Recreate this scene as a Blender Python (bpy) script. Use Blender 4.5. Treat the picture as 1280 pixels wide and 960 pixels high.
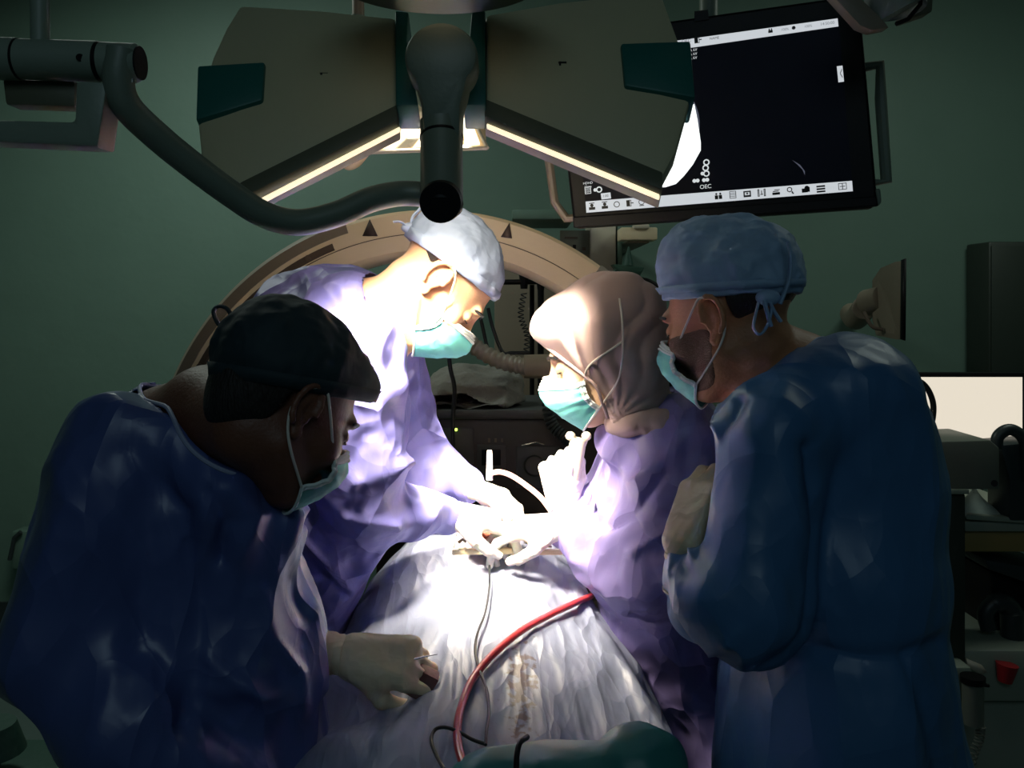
import bpy, bmesh, math, random
import numpy as np
from mathutils import Vector, Matrix

for o in list(bpy.data.objects):
    bpy.data.objects.remove(o)
S = bpy.context.scene
COL = S.collection
F = 1100.0          # focal length in pixels of the 1280 px wide frame
EYE = 1.52          # camera height
HOR = 380.0         # horizon row

def P(px, py, Y):
    return Vector(((px-640)/F*Y, Y, EYE-(py-HOR)/F*Y))

# ------------------------------------------------------------------ camera
cam_d = bpy.data.cameras.new('camera')
cam = bpy.data.objects.new('camera', cam_d)
COL.objects.link(cam)
cam.location = (0, 0, EYE)
cam.rotation_euler = (math.pi/2, 0, 0)
cam_d.sensor_width = 36.0
cam_d.lens = 36.0*F/1280.0
cam_d.shift_y = -(480-HOR)/1280.0
cam_d.clip_start = 0.05
S.camera = cam

# ------------------------------------------------------------------ world, exposure
w = bpy.data.worlds.new('world'); S.world = w
w.use_nodes = True
w.node_tree.nodes['Background'].inputs[0].default_value = (0.20, 0.36, 0.40, 1)
w.node_tree.nodes['Background'].inputs[1].default_value = 0.045
S.view_settings.view_transform = 'Standard'
S.view_settings.look = 'None'
S.view_settings.gamma = 1.0
S.view_settings.use_curve_mapping = False
S.view_settings.exposure = 0.0

# ------------------------------------------------------------------ lights
def area(name, loc, target, size, power, color, spread=180, shape='DISK', size_y=None):
    d = bpy.data.lights.new(name, 'AREA'); d.shape = shape; d.size = size
    if size_y: d.size_y = size_y
    d.energy = power; d.color = color; d.spread = math.radians(spread)
    o = bpy.data.objects.new(name, d); COL.objects.link(o)
    o.location = loc
    o.rotation_euler = (Vector(target)-Vector(loc)).to_track_quat('-Z', 'Y').to_euler()
    return o
FIELD = P(612, 640, 1.72)
WARM = (1.0, 0.86, 0.66)
area('lamp_beam_front', P(415, 205, 1.30), FIELD, 0.20, 9.0, WARM, 52)
area('lamp_beam_front', P(700, 190, 1.32), FIELD, 0.14, 3.0, WARM, 25)
area('lamp_beam_rear', P(530, 186, 2.10), P(590, 600, 1.72), 0.22, 3.2, WARM, 38)
area('arch_fill_light', P(560, 180, 1.36), P(560, 420, 2.2), 0.30, 0.95, (1.0, 0.86, 0.62), 130)  # added wide fill that brightens the x-ray arch, besides the lamp beams
area('ambient_fill_light', (-1.3, 2.9, 2.93), (-1.0, 3.6, 0.8), 1.0, 18.5, (0.86, 1.0, 0.90), 170)  # unseen fill added to brighten the left of the back wall
area('ambient_fill_light', (1.8, 2.7, 2.95), (1.8, 3.4, 0.8), 1.0, 10.5, (0.86, 1.0, 0.88), 170)  # weaker unseen fill added for the right of the room
area('ambient_fill_light', (0.0, -0.9, 2.8), (0.0, 1.3, 1.2), 1.4, 4.2, (0.62, 0.88, 1.0), 160)  # added fill from the camera side for the lamp back and gowns

# ------------------------------------------------------------------ materials
def mat(name, color, rough=0.5, metal=0.0, spec=0.5, bump=None, emis=None, es=0.0, var=0.0,
        trans=0.0, alpha=1.0, sheen=0.0, sss=0.0, stretch=(1, 1, 1), coat=0.0):
    m = bpy.data.materials.new(name); m.use_nodes = True
    nt = m.node_tree; b = nt.nodes['Principled BSDF']
    b.inputs['Base Color'].default_value = (*color, 1)
    b.inputs['Roughness'].default_value = rough
    b.inputs['Metallic'].default_value = metal
    b.inputs['Specular IOR Level'].default_value = spec
    b.inputs['Transmission Weight'].default_value = trans
    b.inputs['Alpha'].default_value = alpha
    b.inputs['Sheen Weight'].default_value = sheen
    b.inputs['Coat Weight'].default_value = coat
    if sss:
        b.inputs['Subsurface Weight'].default_value = sss
        b.inputs['Subsurface Radius'].default_value = (0.02, 0.008, 0.004)
        b.inputs['Subsurface Scale'].default_value = 0.3
    if emis:
        b.inputs['Emission Color'].default_value = (*emis, 1)
        b.inputs['Emission Strength'].default_value = es
    tc = nt.nodes.new('ShaderNodeTexCoord')
    mp = nt.nodes.new('ShaderNodeMapping'); mp.inputs['Scale'].default_value = stretch
    nt.links.new(tc.outputs['Object'], mp.inputs[0])
    if var:
        n = nt.nodes.new('ShaderNodeTexNoise'); n.inputs['Scale'].default_value = 6
        n.inputs['Detail'].default_value = 5
        nt.links.new(mp.outputs[0], n.inputs['Vector'])
        r = nt.nodes.new('ShaderNodeMixRGB')
        r.inputs[1].default_value = (*[c*(1-var) for c in color], 1)
        r.inputs[2].default_value = (*[min(1, c*(1+var)) for c in color], 1)
        nt.links.new(n.outputs[0], r.inputs[0]); nt.links.new(r.outputs[0], b.inputs['Base Color'])
    if bump:
        kind, scale, dist = bump
        if kind == 'crumple':
            # crumple: cell ridges at two scales, domain warped
            nz = nt.nodes.new('ShaderNodeTexNoise'); nz.inputs['Scale'].default_value = scale*0.5
            nt.links.new(mp.outputs[0], nz.inputs['Vector'])
            mx = nt.nodes.new('ShaderNodeVectorMath'); mx.operation = 'MULTIPLY_ADD'
            mx.inputs[1].default_value = (0.12, 0.12, 0.12)
            nt.links.new(nz.outputs['Color'], mx.inputs[0]); nt.links.new(mp.outputs[0], mx.inputs[2])
            v1 = nt.nodes.new('ShaderNodeTexVoronoi'); v1.inputs['Scale'].default_value = scale
            v2 = nt.nodes.new('ShaderNodeTexVoronoi'); v2.inputs['Scale'].default_value = scale*2.7
            nt.links.new(mx.outputs[0], v1.inputs['Vector']); nt.links.new(mx.outputs[0], v2.inputs['Vector'])
            ma = nt.nodes.new('ShaderNodeMath'); ma.operation = 'MULTIPLY_ADD'; ma.inputs[1].default_value = 0.13
            nt.links.new(v2.outputs['Distance'], ma.inputs[0]); nt.links.new(v1.outputs['Distance'], ma.inputs[2])
            rd_ = nt.nodes.new('ShaderNodeTexNoise'); rd_.noise_type = 'RIDGED_MULTIFRACTAL'
            rd_.inputs['Scale'].default_value = scale*.62; rd_.inputs['Detail'].default_value = 3.0
            rd_.inputs['Roughness'].default_value = .45; rd_.inputs['Distortion'].default_value = .35
            nt.links.new(mp.outputs[0], rd_.inputs['Vector'])
            mb_ = nt.nodes.new('ShaderNodeMath'); mb_.operation = 'MULTIPLY_ADD'; mb_.inputs[1].default_value = 0.34
            nt.links.new(rd_.outputs[0], mb_.inputs[0]); nt.links.new(ma.outputs[0], mb_.inputs[2])
            h = mb_.outputs[0]
        else:
            v1 = nt.nodes.new('ShaderNodeTexNoise'); v1.inputs['Scale'].default_value = scale
            v1.inputs['Detail'].default_value = 6
            nt.links.new(mp.outputs[0], v1.inputs['Vector']); h = v1.outputs[0]
        bp = nt.nodes.new('ShaderNodeBump'); bp.inputs['Distance'].default_value = dist
        bp.inputs['Strength'].default_value = 1.0
        nt.links.new(h, bp.inputs['Height']); nt.links.new(bp.outputs[0], b.inputs['Normal'])
    return m

M = {}
M['gown_violet'] = mat('gown_violet', (0.175, 0.17, 0.47), 0.42, spec=0.4, bump=('crumple', 8, 0.045), stretch=(1.2, 1.2, .9), var=0.05)
M['gown_woman'] = mat('gown_woman', (0.24, 0.20, 0.47), 0.45, spec=0.4, bump=('crumple', 9, 0.040), stretch=(1.2, 1.2, .8), var=0.05)
M['gown_navy'] = mat('gown_navy', (0.072, 0.108, 0.30), 0.36, spec=0.6, bump=('crumple', 6.5, 0.040), stretch=(1.3, 1.3, .7), var=0.08)
M['gown_blue'] = mat('gown_blue', (0.055, 0.155, 0.33), 0.40, spec=0.5, bump=('crumple', 6.5, 0.027), stretch=(1.3, 1.3, .7), var=0.08)
M['drape'] = mat('drape', (0.235, 0.265, 0.37), 0.46, spec=0.4, bump=('crumple', 16, 0.009), stretch=(1.8, .6, 1), var=0.06)
M['teal_cloth'] = mat('teal_cloth', (0.035, 0.20, 0.20), 0.42, spec=0.5, bump=('crumple', 9, 0.006), var=0.08)
M['binding'] = mat('binding', (0.30, 0.34, 0.50), 0.6, bump=('noise', 300, 0.0006))
M['skin_light'] = mat('skin_light', (0.68, 0.40, 0.24), 0.5, sss=0.12, bump=('noise', 220, 0.0006), var=0.06)
M['skin_fair'] = mat('skin_fair', (0.76, 0.50, 0.33), 0.5, sss=0.12, bump=('noise', 220, 0.0005), var=0.04)
M['skin_brown'] = mat('skin_brown', (0.44, 0.19, 0.09), 0.5, sss=0.08, bump=('noise', 200, 0.0008), var=0.1)
M['skin_dark'] = mat('skin_dark', (0.17, 0.065, 0.038), 0.5, sss=0.08, bump=('noise', 200, 0.0008), var=0.1)
M['hair'] = mat('hair', (0.012, 0.009, 0.008), 0.6, bump=('noise', 260, 0.004), stretch=(1, 1, .25))
M['stubble'] = mat('stubble', (0.15, 0.08, 0.05), 0.8, bump=('noise', 500, 0.002))
M['cap_white'] = mat('cap_white', (0.34, 0.42, 0.62), 0.6, bump=('crumple', 22, 0.004), var=0.05)
M['cap_blue'] = mat('cap_blue', (0.27, 0.40, 0.58), 0.6, bump=('crumple', 18, 0.005), stretch=(1, 1, 1.6), var=0.06)
M['cap_dark'] = mat('cap_dark', (0.010, 0.028, 0.036), 0.75, bump=('crumple', 12, 0.005), var=0.1)
M['hijab'] = mat('hijab', (0.38, 0.27, 0.26), 0.75, sheen=0.1, bump=('crumple', 14, 0.006), stretch=(1, 1, .4), var=0.05)
M['mask'] = mat('mask', (0.16, 0.60, 0.56), 0.7, bump=('noise', 60, 0.002), var=0.05)
M['mask_white'] = mat('mask_white', (0.78, 0.84, 0.82), 0.7, bump=('noise', 120, 0.0008))
M['strap'] = mat('strap', (0.75, 0.70, 0.62), 0.6, bump=('noise', 300, 0.0004))
M['glove'] = mat('glove', (0.78, 0.62, 0.42), 0.42, sss=0.1, bump=('crumple', 30, 0.003), var=0.05)
M['glove_white'] = mat('glove_white', (0.86, 0.83, 0.76), 0.4, sss=0.1, bump=('crumple', 45, 0.002))
M['eye_white'] = mat('eye_white', (0.7, 0.68, 0.64), 0.2)
M['iris'] = mat('iris', (0.05, 0.025, 0.01), 0.15)
M['scrubs'] = mat('scrubs', (0.05, 0.14, 0.16), 0.8, bump=('noise', 60, 0.003))
M['shoe'] = mat('shoe', (0.6, 0.6, 0.58), 0.5, bump=('noise', 40, 0.001))
M['wall'] = mat('wall', (0.135, 0.215, 0.175), 0.5, spec=0.3, bump=('noise', 2.5, 0.01), var=0.05)
M['floor'] = mat('floor', (0.10, 0.14, 0.13), 0.35, var=0.1, bump=('noise', 40, 0.0008))
M['ceiling'] = mat('ceiling', (0.22, 0.27, 0.25), 0.8, bump=('noise', 40, 0.001))
M['lamp_body'] = mat('lamp_body', (0.52, 0.48, 0.30), 0.5, bump=('noise', 180, 0.0003), var=0.03)
M['lamp_edge'] = mat('lamp_edge', (0.11, 0.115, 0.075), 0.5, bump=('noise', 180, 0.0003))
M['lamp_green'] = mat('lamp_green', (0.008, 0.12, 0.10), 0.45, bump=('noise', 200, 0.0003))
M['lamp_tube'] = mat('lamp_tube', (0.15, 0.19, 0.15), 0.42, bump=('noise', 150, 0.0003))
M['arm_grey'] = mat('arm_grey', (0.20, 0.25, 0.20), 0.45, bump=('noise', 150, 0.0003), var=0.04)
M['black'] = mat('black', (0.006, 0.006, 0.007), 0.45, spec=0.2, bump=('noise', 150, 0.0002))
M['black_matte'] = mat('black_matte', (0.012, 0.012, 0.012), 0.7, bump=('noise', 90, 0.0005))
M['strip'] = mat('strip', (0.9, 0.8, 0.6), 0.4, emis=(1.0, 0.86, 0.58), es=1.1)
M['strip_dim'] = mat('strip_dim', (0.9, 0.8, 0.6), 0.4, emis=(1.0, 0.78, 0.50), es=0.55)
M['lens'] = mat('lens', (0.9, 0.86, 0.75), 0.12, emis=(1.0, 0.88, 0.66), es=1.6, spec=0.8)
M['lens_dim'] = mat('lens_dim', (0.6, 0.52, 0.40), 0.15, emis=(1.0, 0.8, 0.5), es=0.30, spec=0.8)
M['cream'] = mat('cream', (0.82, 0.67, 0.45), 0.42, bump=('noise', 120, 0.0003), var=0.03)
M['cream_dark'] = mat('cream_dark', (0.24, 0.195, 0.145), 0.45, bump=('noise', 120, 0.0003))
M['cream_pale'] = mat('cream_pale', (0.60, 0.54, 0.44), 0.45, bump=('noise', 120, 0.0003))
M['seam'] = mat('seam', (0.10, 0.07, 0.05), 0.7, bump=('noise', 90, 0.0003))
M['marker'] = mat('marker', (0.055, 0.035, 0.03), 0.6, bump=('noise', 90, 0.0003))
M['screen_dark'] = mat('screen_dark', (0.002, 0.002, 0.006), 0.5, spec=0.15, emis=(0.03, 0.05, 0.12), es=0.012)
M['screen_glow'] = mat('screen_glow', (0.0, 0.0, 0.0), 0.4, emis=(0.28, 0.30, 0.42), es=0.25)
M['screen_bar'] = mat('screen_bar', (0.05, 0.05, 0.05), 0.4, emis=(0.62, 0.66, 0.70), es=0.9)
M['screen_white'] = mat('screen_white', (0.05, 0.05, 0.05), 0.4, emis=(0.95, 1.0, 0.98), es=1.25)
M['screen_text'] = mat('screen_text', (0.05, 0.05, 0.05), 0.4, emis=(0.75, 0.80, 0.82), es=0.8)
M['icon'] = mat('icon', (0.004, 0.004, 0.004), 0.5)
M['icon_grey'] = mat('icon_grey', (0.004, 0.004, 0.004), 0.5, emis=(0.2, 0.22, 0.25), es=0.7)
M['panel_lit'] = mat('panel_lit', (0.1, 0.1, 0.1), 0.4, emis=(1.0, 0.90, 0.74), es=0.80)
M['machine'] = mat('machine', (0.035, 0.028, 0.024), 0.45, bump=('noise', 100, 0.0005))
M['machine_top'] = mat('machine_top', (0.075, 0.08, 0.08), 0.5, bump=('noise', 100, 0.0005))
M['grey_plastic'] = mat('grey_plastic', (0.16, 0.17, 0.14), 0.45, bump=('noise', 150, 0.0003), var=0.04)
M['pale_plastic'] = mat('pale_plastic', (0.30, 0.34, 0.28), 0.42, bump=('noise', 150, 0.0003), var=0.04)
M['dark_plastic'] = mat('dark_plastic', (0.03, 0.04, 0.042), 0.4, bump=('noise', 150, 0.0003))
M['cabinet_dark'] = mat('cabinet_dark', (0.028, 0.038, 0.030), 0.5, bump=('noise', 150, 0.0003))
M['wood'] = mat('wood', (0.35, 0.25, 0.09), 0.45, bump=('noise', 30, 0.0008), stretch=(1, 6, 6))
M['towel'] = mat('towel', (0.21, 0.20, 0.175), 0.9, sheen=0.1, bump=('noise', 120, 0.003))
M['steel'] = mat('steel', (0.75, 0.73, 0.68), 0.22, metal=1.0, bump=('noise', 200, 0.0001))
M['retractor'] = mat('retractor', (0.80, 0.70, 0.45), 0.35, bump=('noise', 200, 0.0002))
M['led'] = mat('led', (0.2, 0.4, 0.02), 0.4, emis=(0.6, 1.0, 0.1), es=4.0)
M['red_tube'] = mat('red_tube', (0.62, 0.045, 0.05), 0.28, coat=0.4, bump=('noise', 90, 0.0006))
M['pink_tube'] = mat('pink_tube', (0.75, 0.36, 0.33), 0.3, bump=('noise', 90, 0.0003))
M['cord'] = mat('cord', (0.01, 0.011, 0.014), 0.4, bump=('noise', 200, 0.0002))
M['hose_clear'] = mat('hose_clear', (0.42, 0.37, 0.30), 0.3, trans=0.35, bump=('noise', 90, 0.001))
M['dark_red'] = mat('dark_red', (0.10, 0.022, 0.018), 0.5, bump=('noise', 120, 0.0006))
M['red'] = mat('red', (0.35, 0.01, 0.015), 0.4, bump=('noise', 120, 0.0003))
M['tissue'] = mat('tissue', (0.55, 0.12, 0.07), 0.3, bump=('noise', 60, 0.004), var=0.3)
M['blood'] = mat('blood', (0.13, 0.05, 0.03), 0.5, bump=('noise', 120, 0.0006), var=0.4)
M['paper'] = mat('paper', (0.55, 0.62, 0.56), 0.8, bump=('crumple', 30, 0.002))
M['plant'] = mat('plant', (0.02, 0.07, 0.05), 0.6, bump=('noise', 60, 0.002))

# ------------------------------------------------------------------ object helpers
def link(o, parent=None):
    COL.objects.link(o)
    if parent: o.parent = parent
    return o
def wloc(o):
    v = Vector((0, 0, 0))
    while o: v += o.location; o = o.parent
    return v
def thing(name, label, cat, loc=(0, 0, 0), group=None):
    o = bpy.data.objects.new(name, None); link(o)
    o.empty_display_size = 0.05
    o.location = loc; o['label'] = label; o['category'] = cat
    if group: o['group'] = group
    return o
def tag(o, label, cat, group=None):
    o['label'] = label; o['category'] = cat
    if group: o['group'] = group
    return o
def struct(o):
    o['kind'] = 'structure'; return o
def obj(name, V, Fc, m, parent=None, smooth=True, loc=None, auto=None):
    """V world-space vertices; the object origin sits at loc (or its parent's)"""
    base = wloc(parent) if parent else Vector(loc) if loc is not None else Vector((0, 0, 0))
    V = np.asarray(V, dtype=np.float32)
    if not parent and loc is None and len(V):
        base = Vector(((V[:, 0].min()+V[:, 0].max())/2, (V[:, 1].min()+V[:, 1].max())/2, V[:, 2].min()))
        base = Vector([float(x) for x in base])
    V = V-np.array(base, dtype=np.float32)
    me = bpy.data.meshes.new(name)
    if isinstance(Fc, np.ndarray):
        n, k = Fc.shape
        me.vertices.add(len(V)); me.vertices.foreach_set('co', V.ravel())
        me.loops.add(n*k); me.loops.foreach_set('vertex_index', Fc.astype(np.int32).ravel())
        me.polygons.add(n); me.polygons.foreach_set('loop_start', np.arange(0, n*k, k, dtype=np.int32))
        me.update(calc_edges=True); me.validate()
    else:
        me.from_pydata([tuple(map(float, v)) for v in V], [], Fc)
    if smooth: me.polygons.foreach_set('use_smooth', [True]*len(me.polygons))
    me.materials.append(m if not isinstance(m, str) else M[m])
    me.update()
    o = bpy.data.objects.new(name, me); link(o, parent)
    if not parent: o.location = base
    if auto:
        md = o.modifiers.new('edges', 'EDGE_SPLIT'); md.split_angle = math.radians(auto)
    return o

class MB:
    def __init__(s): s.V = []; s.F = []
    def add(s, V, Fc):
        n = len(s.V); s.V += [Vector(v) for v in V]; s.F += [tuple(i+n for i in f) for f in Fc]
    def build(s, name, m, parent=None, smooth=True, bevel=0.0, auto=35, loc=None):
        o = obj(name, [tuple(v) for v in s.V], s.F, m, parent, smooth, loc, None)
        if bevel:
            b = o.modifiers.new('bevel', 'BEVEL'); b.width = bevel; b.segments = 2
            b.limit_method = 'ANGLE'; b.angle_limit = math.radians(40)
        if auto:
            md = o.modifiers.new('edges', 'EDGE_SPLIT'); md.split_angle = math.radians(auto)
        return o
    def box(s, lo, hi, R=None, c=None):
        V = [Vector((x, y, z)) for x in (lo[0], hi[0]) for y in (lo[1], hi[1]) for z in (lo[2], hi[2])]
        if R is not None: V = [R @ v for v in V]
        if c is not None: V = [v+Vector(c) for v in V]
        s.add(V, [(0, 1, 3, 2), (4, 6, 7, 5), (0, 4, 5, 1), (2, 3, 7, 6), (0, 2, 6, 4), (1, 5, 7, 3)]); return s
    def tube(s, pts, r, n=12, flat=1.0, up=(0, 0, 1), closed=False, caps=True):
        pts = [Vector(p) for p in pts]; N = len(pts)
        rs = r if hasattr(r, '__len__') else [r]*N
        V = []; prev = None
        for i, p in enumerate(pts):
            a = pts[i-1] if (i > 0 or closed) else p
            b = pts[(i+1) % N] if (i < N-1 or closed) else p
            t = (b-a).normalized()
            if prev is None:
                u = Vector(up); u = (u-t*u.dot(t))
                if u.length < 1e-3: u = Vector((1, 0.1, 0)); u = u-t*u.dot(t)
                u.normalize()
            else:
                u = prev-t*prev.dot(t); u.normalize()
            prev = u; v = t.cross(u)
            for k in range(n):
                a_ = 2*math.pi*k/n
                V.append(p+rs[i]*(u*math.cos(a_)*flat+v*math.sin(a_)))
        Fc = []
        for i in range(N if closed else N-1):
            j = (i+1) % N
            for k in range(n):
                l = (k+1) % n
                Fc.append((i*n+k, i*n+l, j*n+l, j*n+k))
        if not closed and caps:
            Fc.append(tuple(range(n))[::-1]); Fc.append(tuple((N-1)*n+k for k in range(n)))
        s.add(V, Fc); return s
    def cyl(s, a, b, r, n=24, r2=None):
        return s.tube([a, b], [r, r if r2 is None else r2], n)
    def prism(s, pts, off):
        """extrude a polygon by the vector off"""
        n = len(pts); off = Vector(off)
        V = [Vector(p) for p in pts]+[Vector(p)+off for p in pts]
        Fc = [tuple(range(n))[::-1], tuple(range(n, 2*n))]
        for k in range(n):
            l = (k+1) % n; Fc.append((k, l, n+l, n+k))
        s.add(V, Fc); return s
    def ball(s, c, r, n=12):
        V = []; Fc = []; c = Vector(c); r = Vector(r) if hasattr(r, '__len__') else Vector((r, r, r))
        for i in range(n+1):
            for k in range(2*n):
                t = math.pi*i/n; a = math.pi*k/n
                V.append(c+Vector((r.x*math.sin(t)*math.cos(a), r.y*math.sin(t)*math.sin(a), r.z*math.cos(t))))
        for i in range(n):
            for k in range(2*n):
                l = (k+1) % (2*n)
                Fc.append((i*2*n+k, (i+1)*2*n+k, (i+1)*2*n+l, i*2*n+l))
        s.add(V, Fc); return s

def spline(pts, n=8):
    """Catmull-Rom through the points"""
    pts = [Vector(p) for p in pts]; out = []
    Q = [2*pts[0]-pts[1]]+pts+[2*pts[-1]-pts[-2]]
    for i in range(1, len(Q)-2):
        a, b, c, d = Q[i-1:i+3]
        for k in range(n):
            t = k/n
            out.append(0.5*((2*b)+(c-a)*t+(2*a-5*b+4*c-d)*t*t+(3*b-a-3*c+d)*t**3))
    out.append(pts[-1]); return out

# ------------------------------------------------------------------ noise and distance fields
rng = np.random.RandomState(7)
PERM = rng.permutation(256).astype(np.int64); VAL = rng.rand(256).astype(np.float32)
def hsh(x, y, z): return PERM[(PERM[(PERM[x & 255]+y) & 255]+z) & 255]
def vnoise(p):
    i = np.floor(p).astype(np.int64); f = (p-i).astype(np.float32); f = f*f*(3-2*f); r = 0
    for dx in (0, 1):
        for dy in (0, 1):
            for dz in (0, 1):
                wgt = (f[:, 0] if dx else 1-f[:, 0])*(f[:, 1] if dy else 1-f[:, 1])*(f[:, 2] if dz else 1-f[:, 2])
                r = r+wgt*VAL[hsh(i[:, 0]+dx, i[:, 1]+dy, i[:, 2]+dz)]
    return r*2-1
def cells(p):
    """distance to the nearest jittered cell point: sharp ridges between cells"""
    i = np.floor(p).astype(np.int64); best = np.full(len(p), 9., np.float32)
    for dx in (-1, 0, 1):
        for dy in (-1, 0, 1):
            for dz in (-1, 0, 1):
                c = i+np.array([dx, dy, dz]); h = hsh(c[:, 0], c[:, 1], c[:, 2])
                q = c+np.stack([VAL[h], VAL[(h+57) & 255], VAL[(h+131) & 255]], 1)
                best = np.minimum(best, np.sqrt(((q-p)**2).sum(1)))
    return best
def smin(a, b, k):
    h = np.clip(.5+.5*(b-a)/k, 0, 1); return b*(1-h)+a*h-k*h*(1-h)
def smax(a, b, k): return -smin(-a, -b, k)
def rcone(p, a, b, r1, r2, sy=1.0):
    s = np.array([1, 1/sy, 1], np.float32)
    a = np.array(a, np.float32)*s; b = np.array(b, np.float32)*s; q = p*s
    ba = b-a; L = max(float((ba*ba).sum()), 1e-9)
    t = np.clip(((q-a)@ba)/L, 0, 1)
    return np.sqrt(((q-a-t[:, None]*ba)**2).sum(1))-(r1+(r2-r1)*t)
def ellip(p, c, r):
    c = np.array(c, np.float32); r = np.array(r, np.float32)
    k0 = np.sqrt((((p-c)/r)**2).sum(1)); k1 = np.sqrt((((p-c)/(r*r))**2).sum(1))+1e-9
    return k0*(k0-1)/k1

def nets(fn, lo, hi, h):
    """surface nets over a sparse block grid"""
    lo = np.array(lo, float); hi = np.array(hi, float); B = 8
    nb = np.ceil((hi-lo)/(h*B)).astype(int)+1; n = nb*B
    bi = np.stack(np.meshgrid(*[np.arange(k) for k in nb], indexing='ij'), -1).reshape(-1, 3)
    cen = lo+(bi+.5)*B*h
    d = fn(cen.astype(np.float32))
    Fd = np.repeat(np.repeat(np.repeat(np.where(d > 0, 1., -1.).reshape(nb).astype(np.float32), B, 0), B, 1), B, 2)
    act = bi[np.abs(d) < B*h*1.25+0.012]
    loc = np.stack(np.meshgrid(*[np.arange(B)]*3, indexing='ij'), -1).reshape(-1, 3)
    for s in range(0, len(act), 600):
        idx = (act[s:s+600, None, :]*B+loc[None]).reshape(-1, 3)
        Fd[idx[:, 0], idx[:, 1], idx[:, 2]] = fn((lo+idx*h).astype(np.float32))
    In = Fd < 0
    m = np.zeros(n-1, np.int8)
    cs = [(a, b, c) for a in (0, 1) for b in (0, 1) for c in (0, 1)]
    for a, b, c in cs: m += In[a:n[0]-1+a, b:n[1]-1+b, c:n[2]-1+c]
    cell = np.argwhere((m > 0) & (m < 8))
    cv = np.stack([Fd[cell[:, 0]+a, cell[:, 1]+b, cell[:, 2]+c] for a, b, c in cs], 1)
    acc = np.zeros((len(cell), 3)); cnt = np.zeros(len(cell))
    for i, A in enumerate(cs):
        for j, Bc in enumerate(cs):
            if j > i and sum(abs(A[k]-Bc[k]) for k in range(3)) == 1:
                va, vb = cv[:, i], cv[:, j]; x = (va < 0) != (vb < 0)
                t = np.where(x, va/np.where(x, va-vb, 1), 0)
                acc += np.where(x[:, None], np.array(A)+t[:, None]*(np.array(Bc)-np.array(A)), 0); cnt += x
    V = lo+(cell+acc/cnt[:, None])*h
    ids = np.full(n-1, -1, np.int64); ids[tuple(cell.T)] = np.arange(len(cell))
    Q = []
    for ax in range(3):
        sl = [slice(1, n[k]-1) for k in range(3)]
        s2 = list(sl); s2[ax] = slice(1, n[ax]-1); s3 = list(sl); s3[ax] = slice(2, n[ax])
        A_ = In[tuple(s2)]; B_ = In[tuple(s3)]
        for flip in (0, 1):
            e = np.argwhere((A_ & ~B_) if not flip else (~A_ & B_))+1
            if not len(e): continue
            u, v = (ax+1) % 3, (ax+2) % 3
            def g(du, dv):
                q = e.copy(); q[:, u] -= du; q[:, v] -= dv; return ids[tuple(q.T)]
            quad = np.stack([g(1, 1), g(0, 1), g(0, 0), g(1, 0)], 1)
            Q.append(quad if not flip else quad[:, ::-1])
    Q = np.concatenate(Q); Q = Q[(Q >= 0).all(1)]
    return V.astype(np.float32), Q
def vnormals(V, Q):
    n = np.cross(V[Q[:, 2]]-V[Q[:, 0]], V[Q[:, 3]]-V[Q[:, 1]])
    N = np.zeros_like(V)
    for k in range(4): np.add.at(N, Q[:, k], n)
    return N/(np.linalg.norm(N, axis=1)[:, None]+1e-12)
def relax(V, Q, it=1):
    for _ in range(it):
        A = np.zeros_like(V); C = np.zeros(len(V), np.float32)
        for k in range(4):
            for j in (1, 3):
                np.add.at(A, Q[:, k], V[Q[:, (k+j) % 4]]); np.add.at(C, Q[:, k], 1)
        V = V*.5+.5*A/C[:, None]
    return V

def crumpled(V, Q, amp, size, seed, stretch=(1, 1, 1), fine=0.35):
    N = vnormals(V, Q); s = np.array(stretch)/size
    p = V*s+seed*3.7
    wv = np.stack([vnoise(p*.9+k*11.3) for k in range(3)], 1)*.45
    h = cells(p+wv)-.5
    h2 = cells((p+wv)*2.3+5)-.5
    h3 = np.abs(vnoise(p*1.4+19))
    return (V+N*(amp*(h+fine*h2-0.5*h3))[:, None]).astype(np.float32)

def folds(V, Q, lst):
    """long ridges and valleys: (points in 3D, width, height)"""
    N = vnormals(V, Q)
    for pts, wd, amp in lst:
        pts = [np.array(p) for p in pts]; best = np.full(len(V), 9.)
        for a, b in zip(pts[:-1], pts[1:]):
            ba = b-a; t = np.clip(((V-a)@ba)/(ba@ba), 0, 1)
            # distance measured mostly across the cloth
            d = V-a-t[:, None]*ba; d = np.sqrt(d[:, 0]**2+d[:, 2]**2+(d[:, 1]*.25)**2)
            best = np.minimum(best, d)
        V = V+N*(amp*np.exp(-np.abs(best/wd)**1.3))[:, None]
    return V.astype(np.float32)

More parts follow.
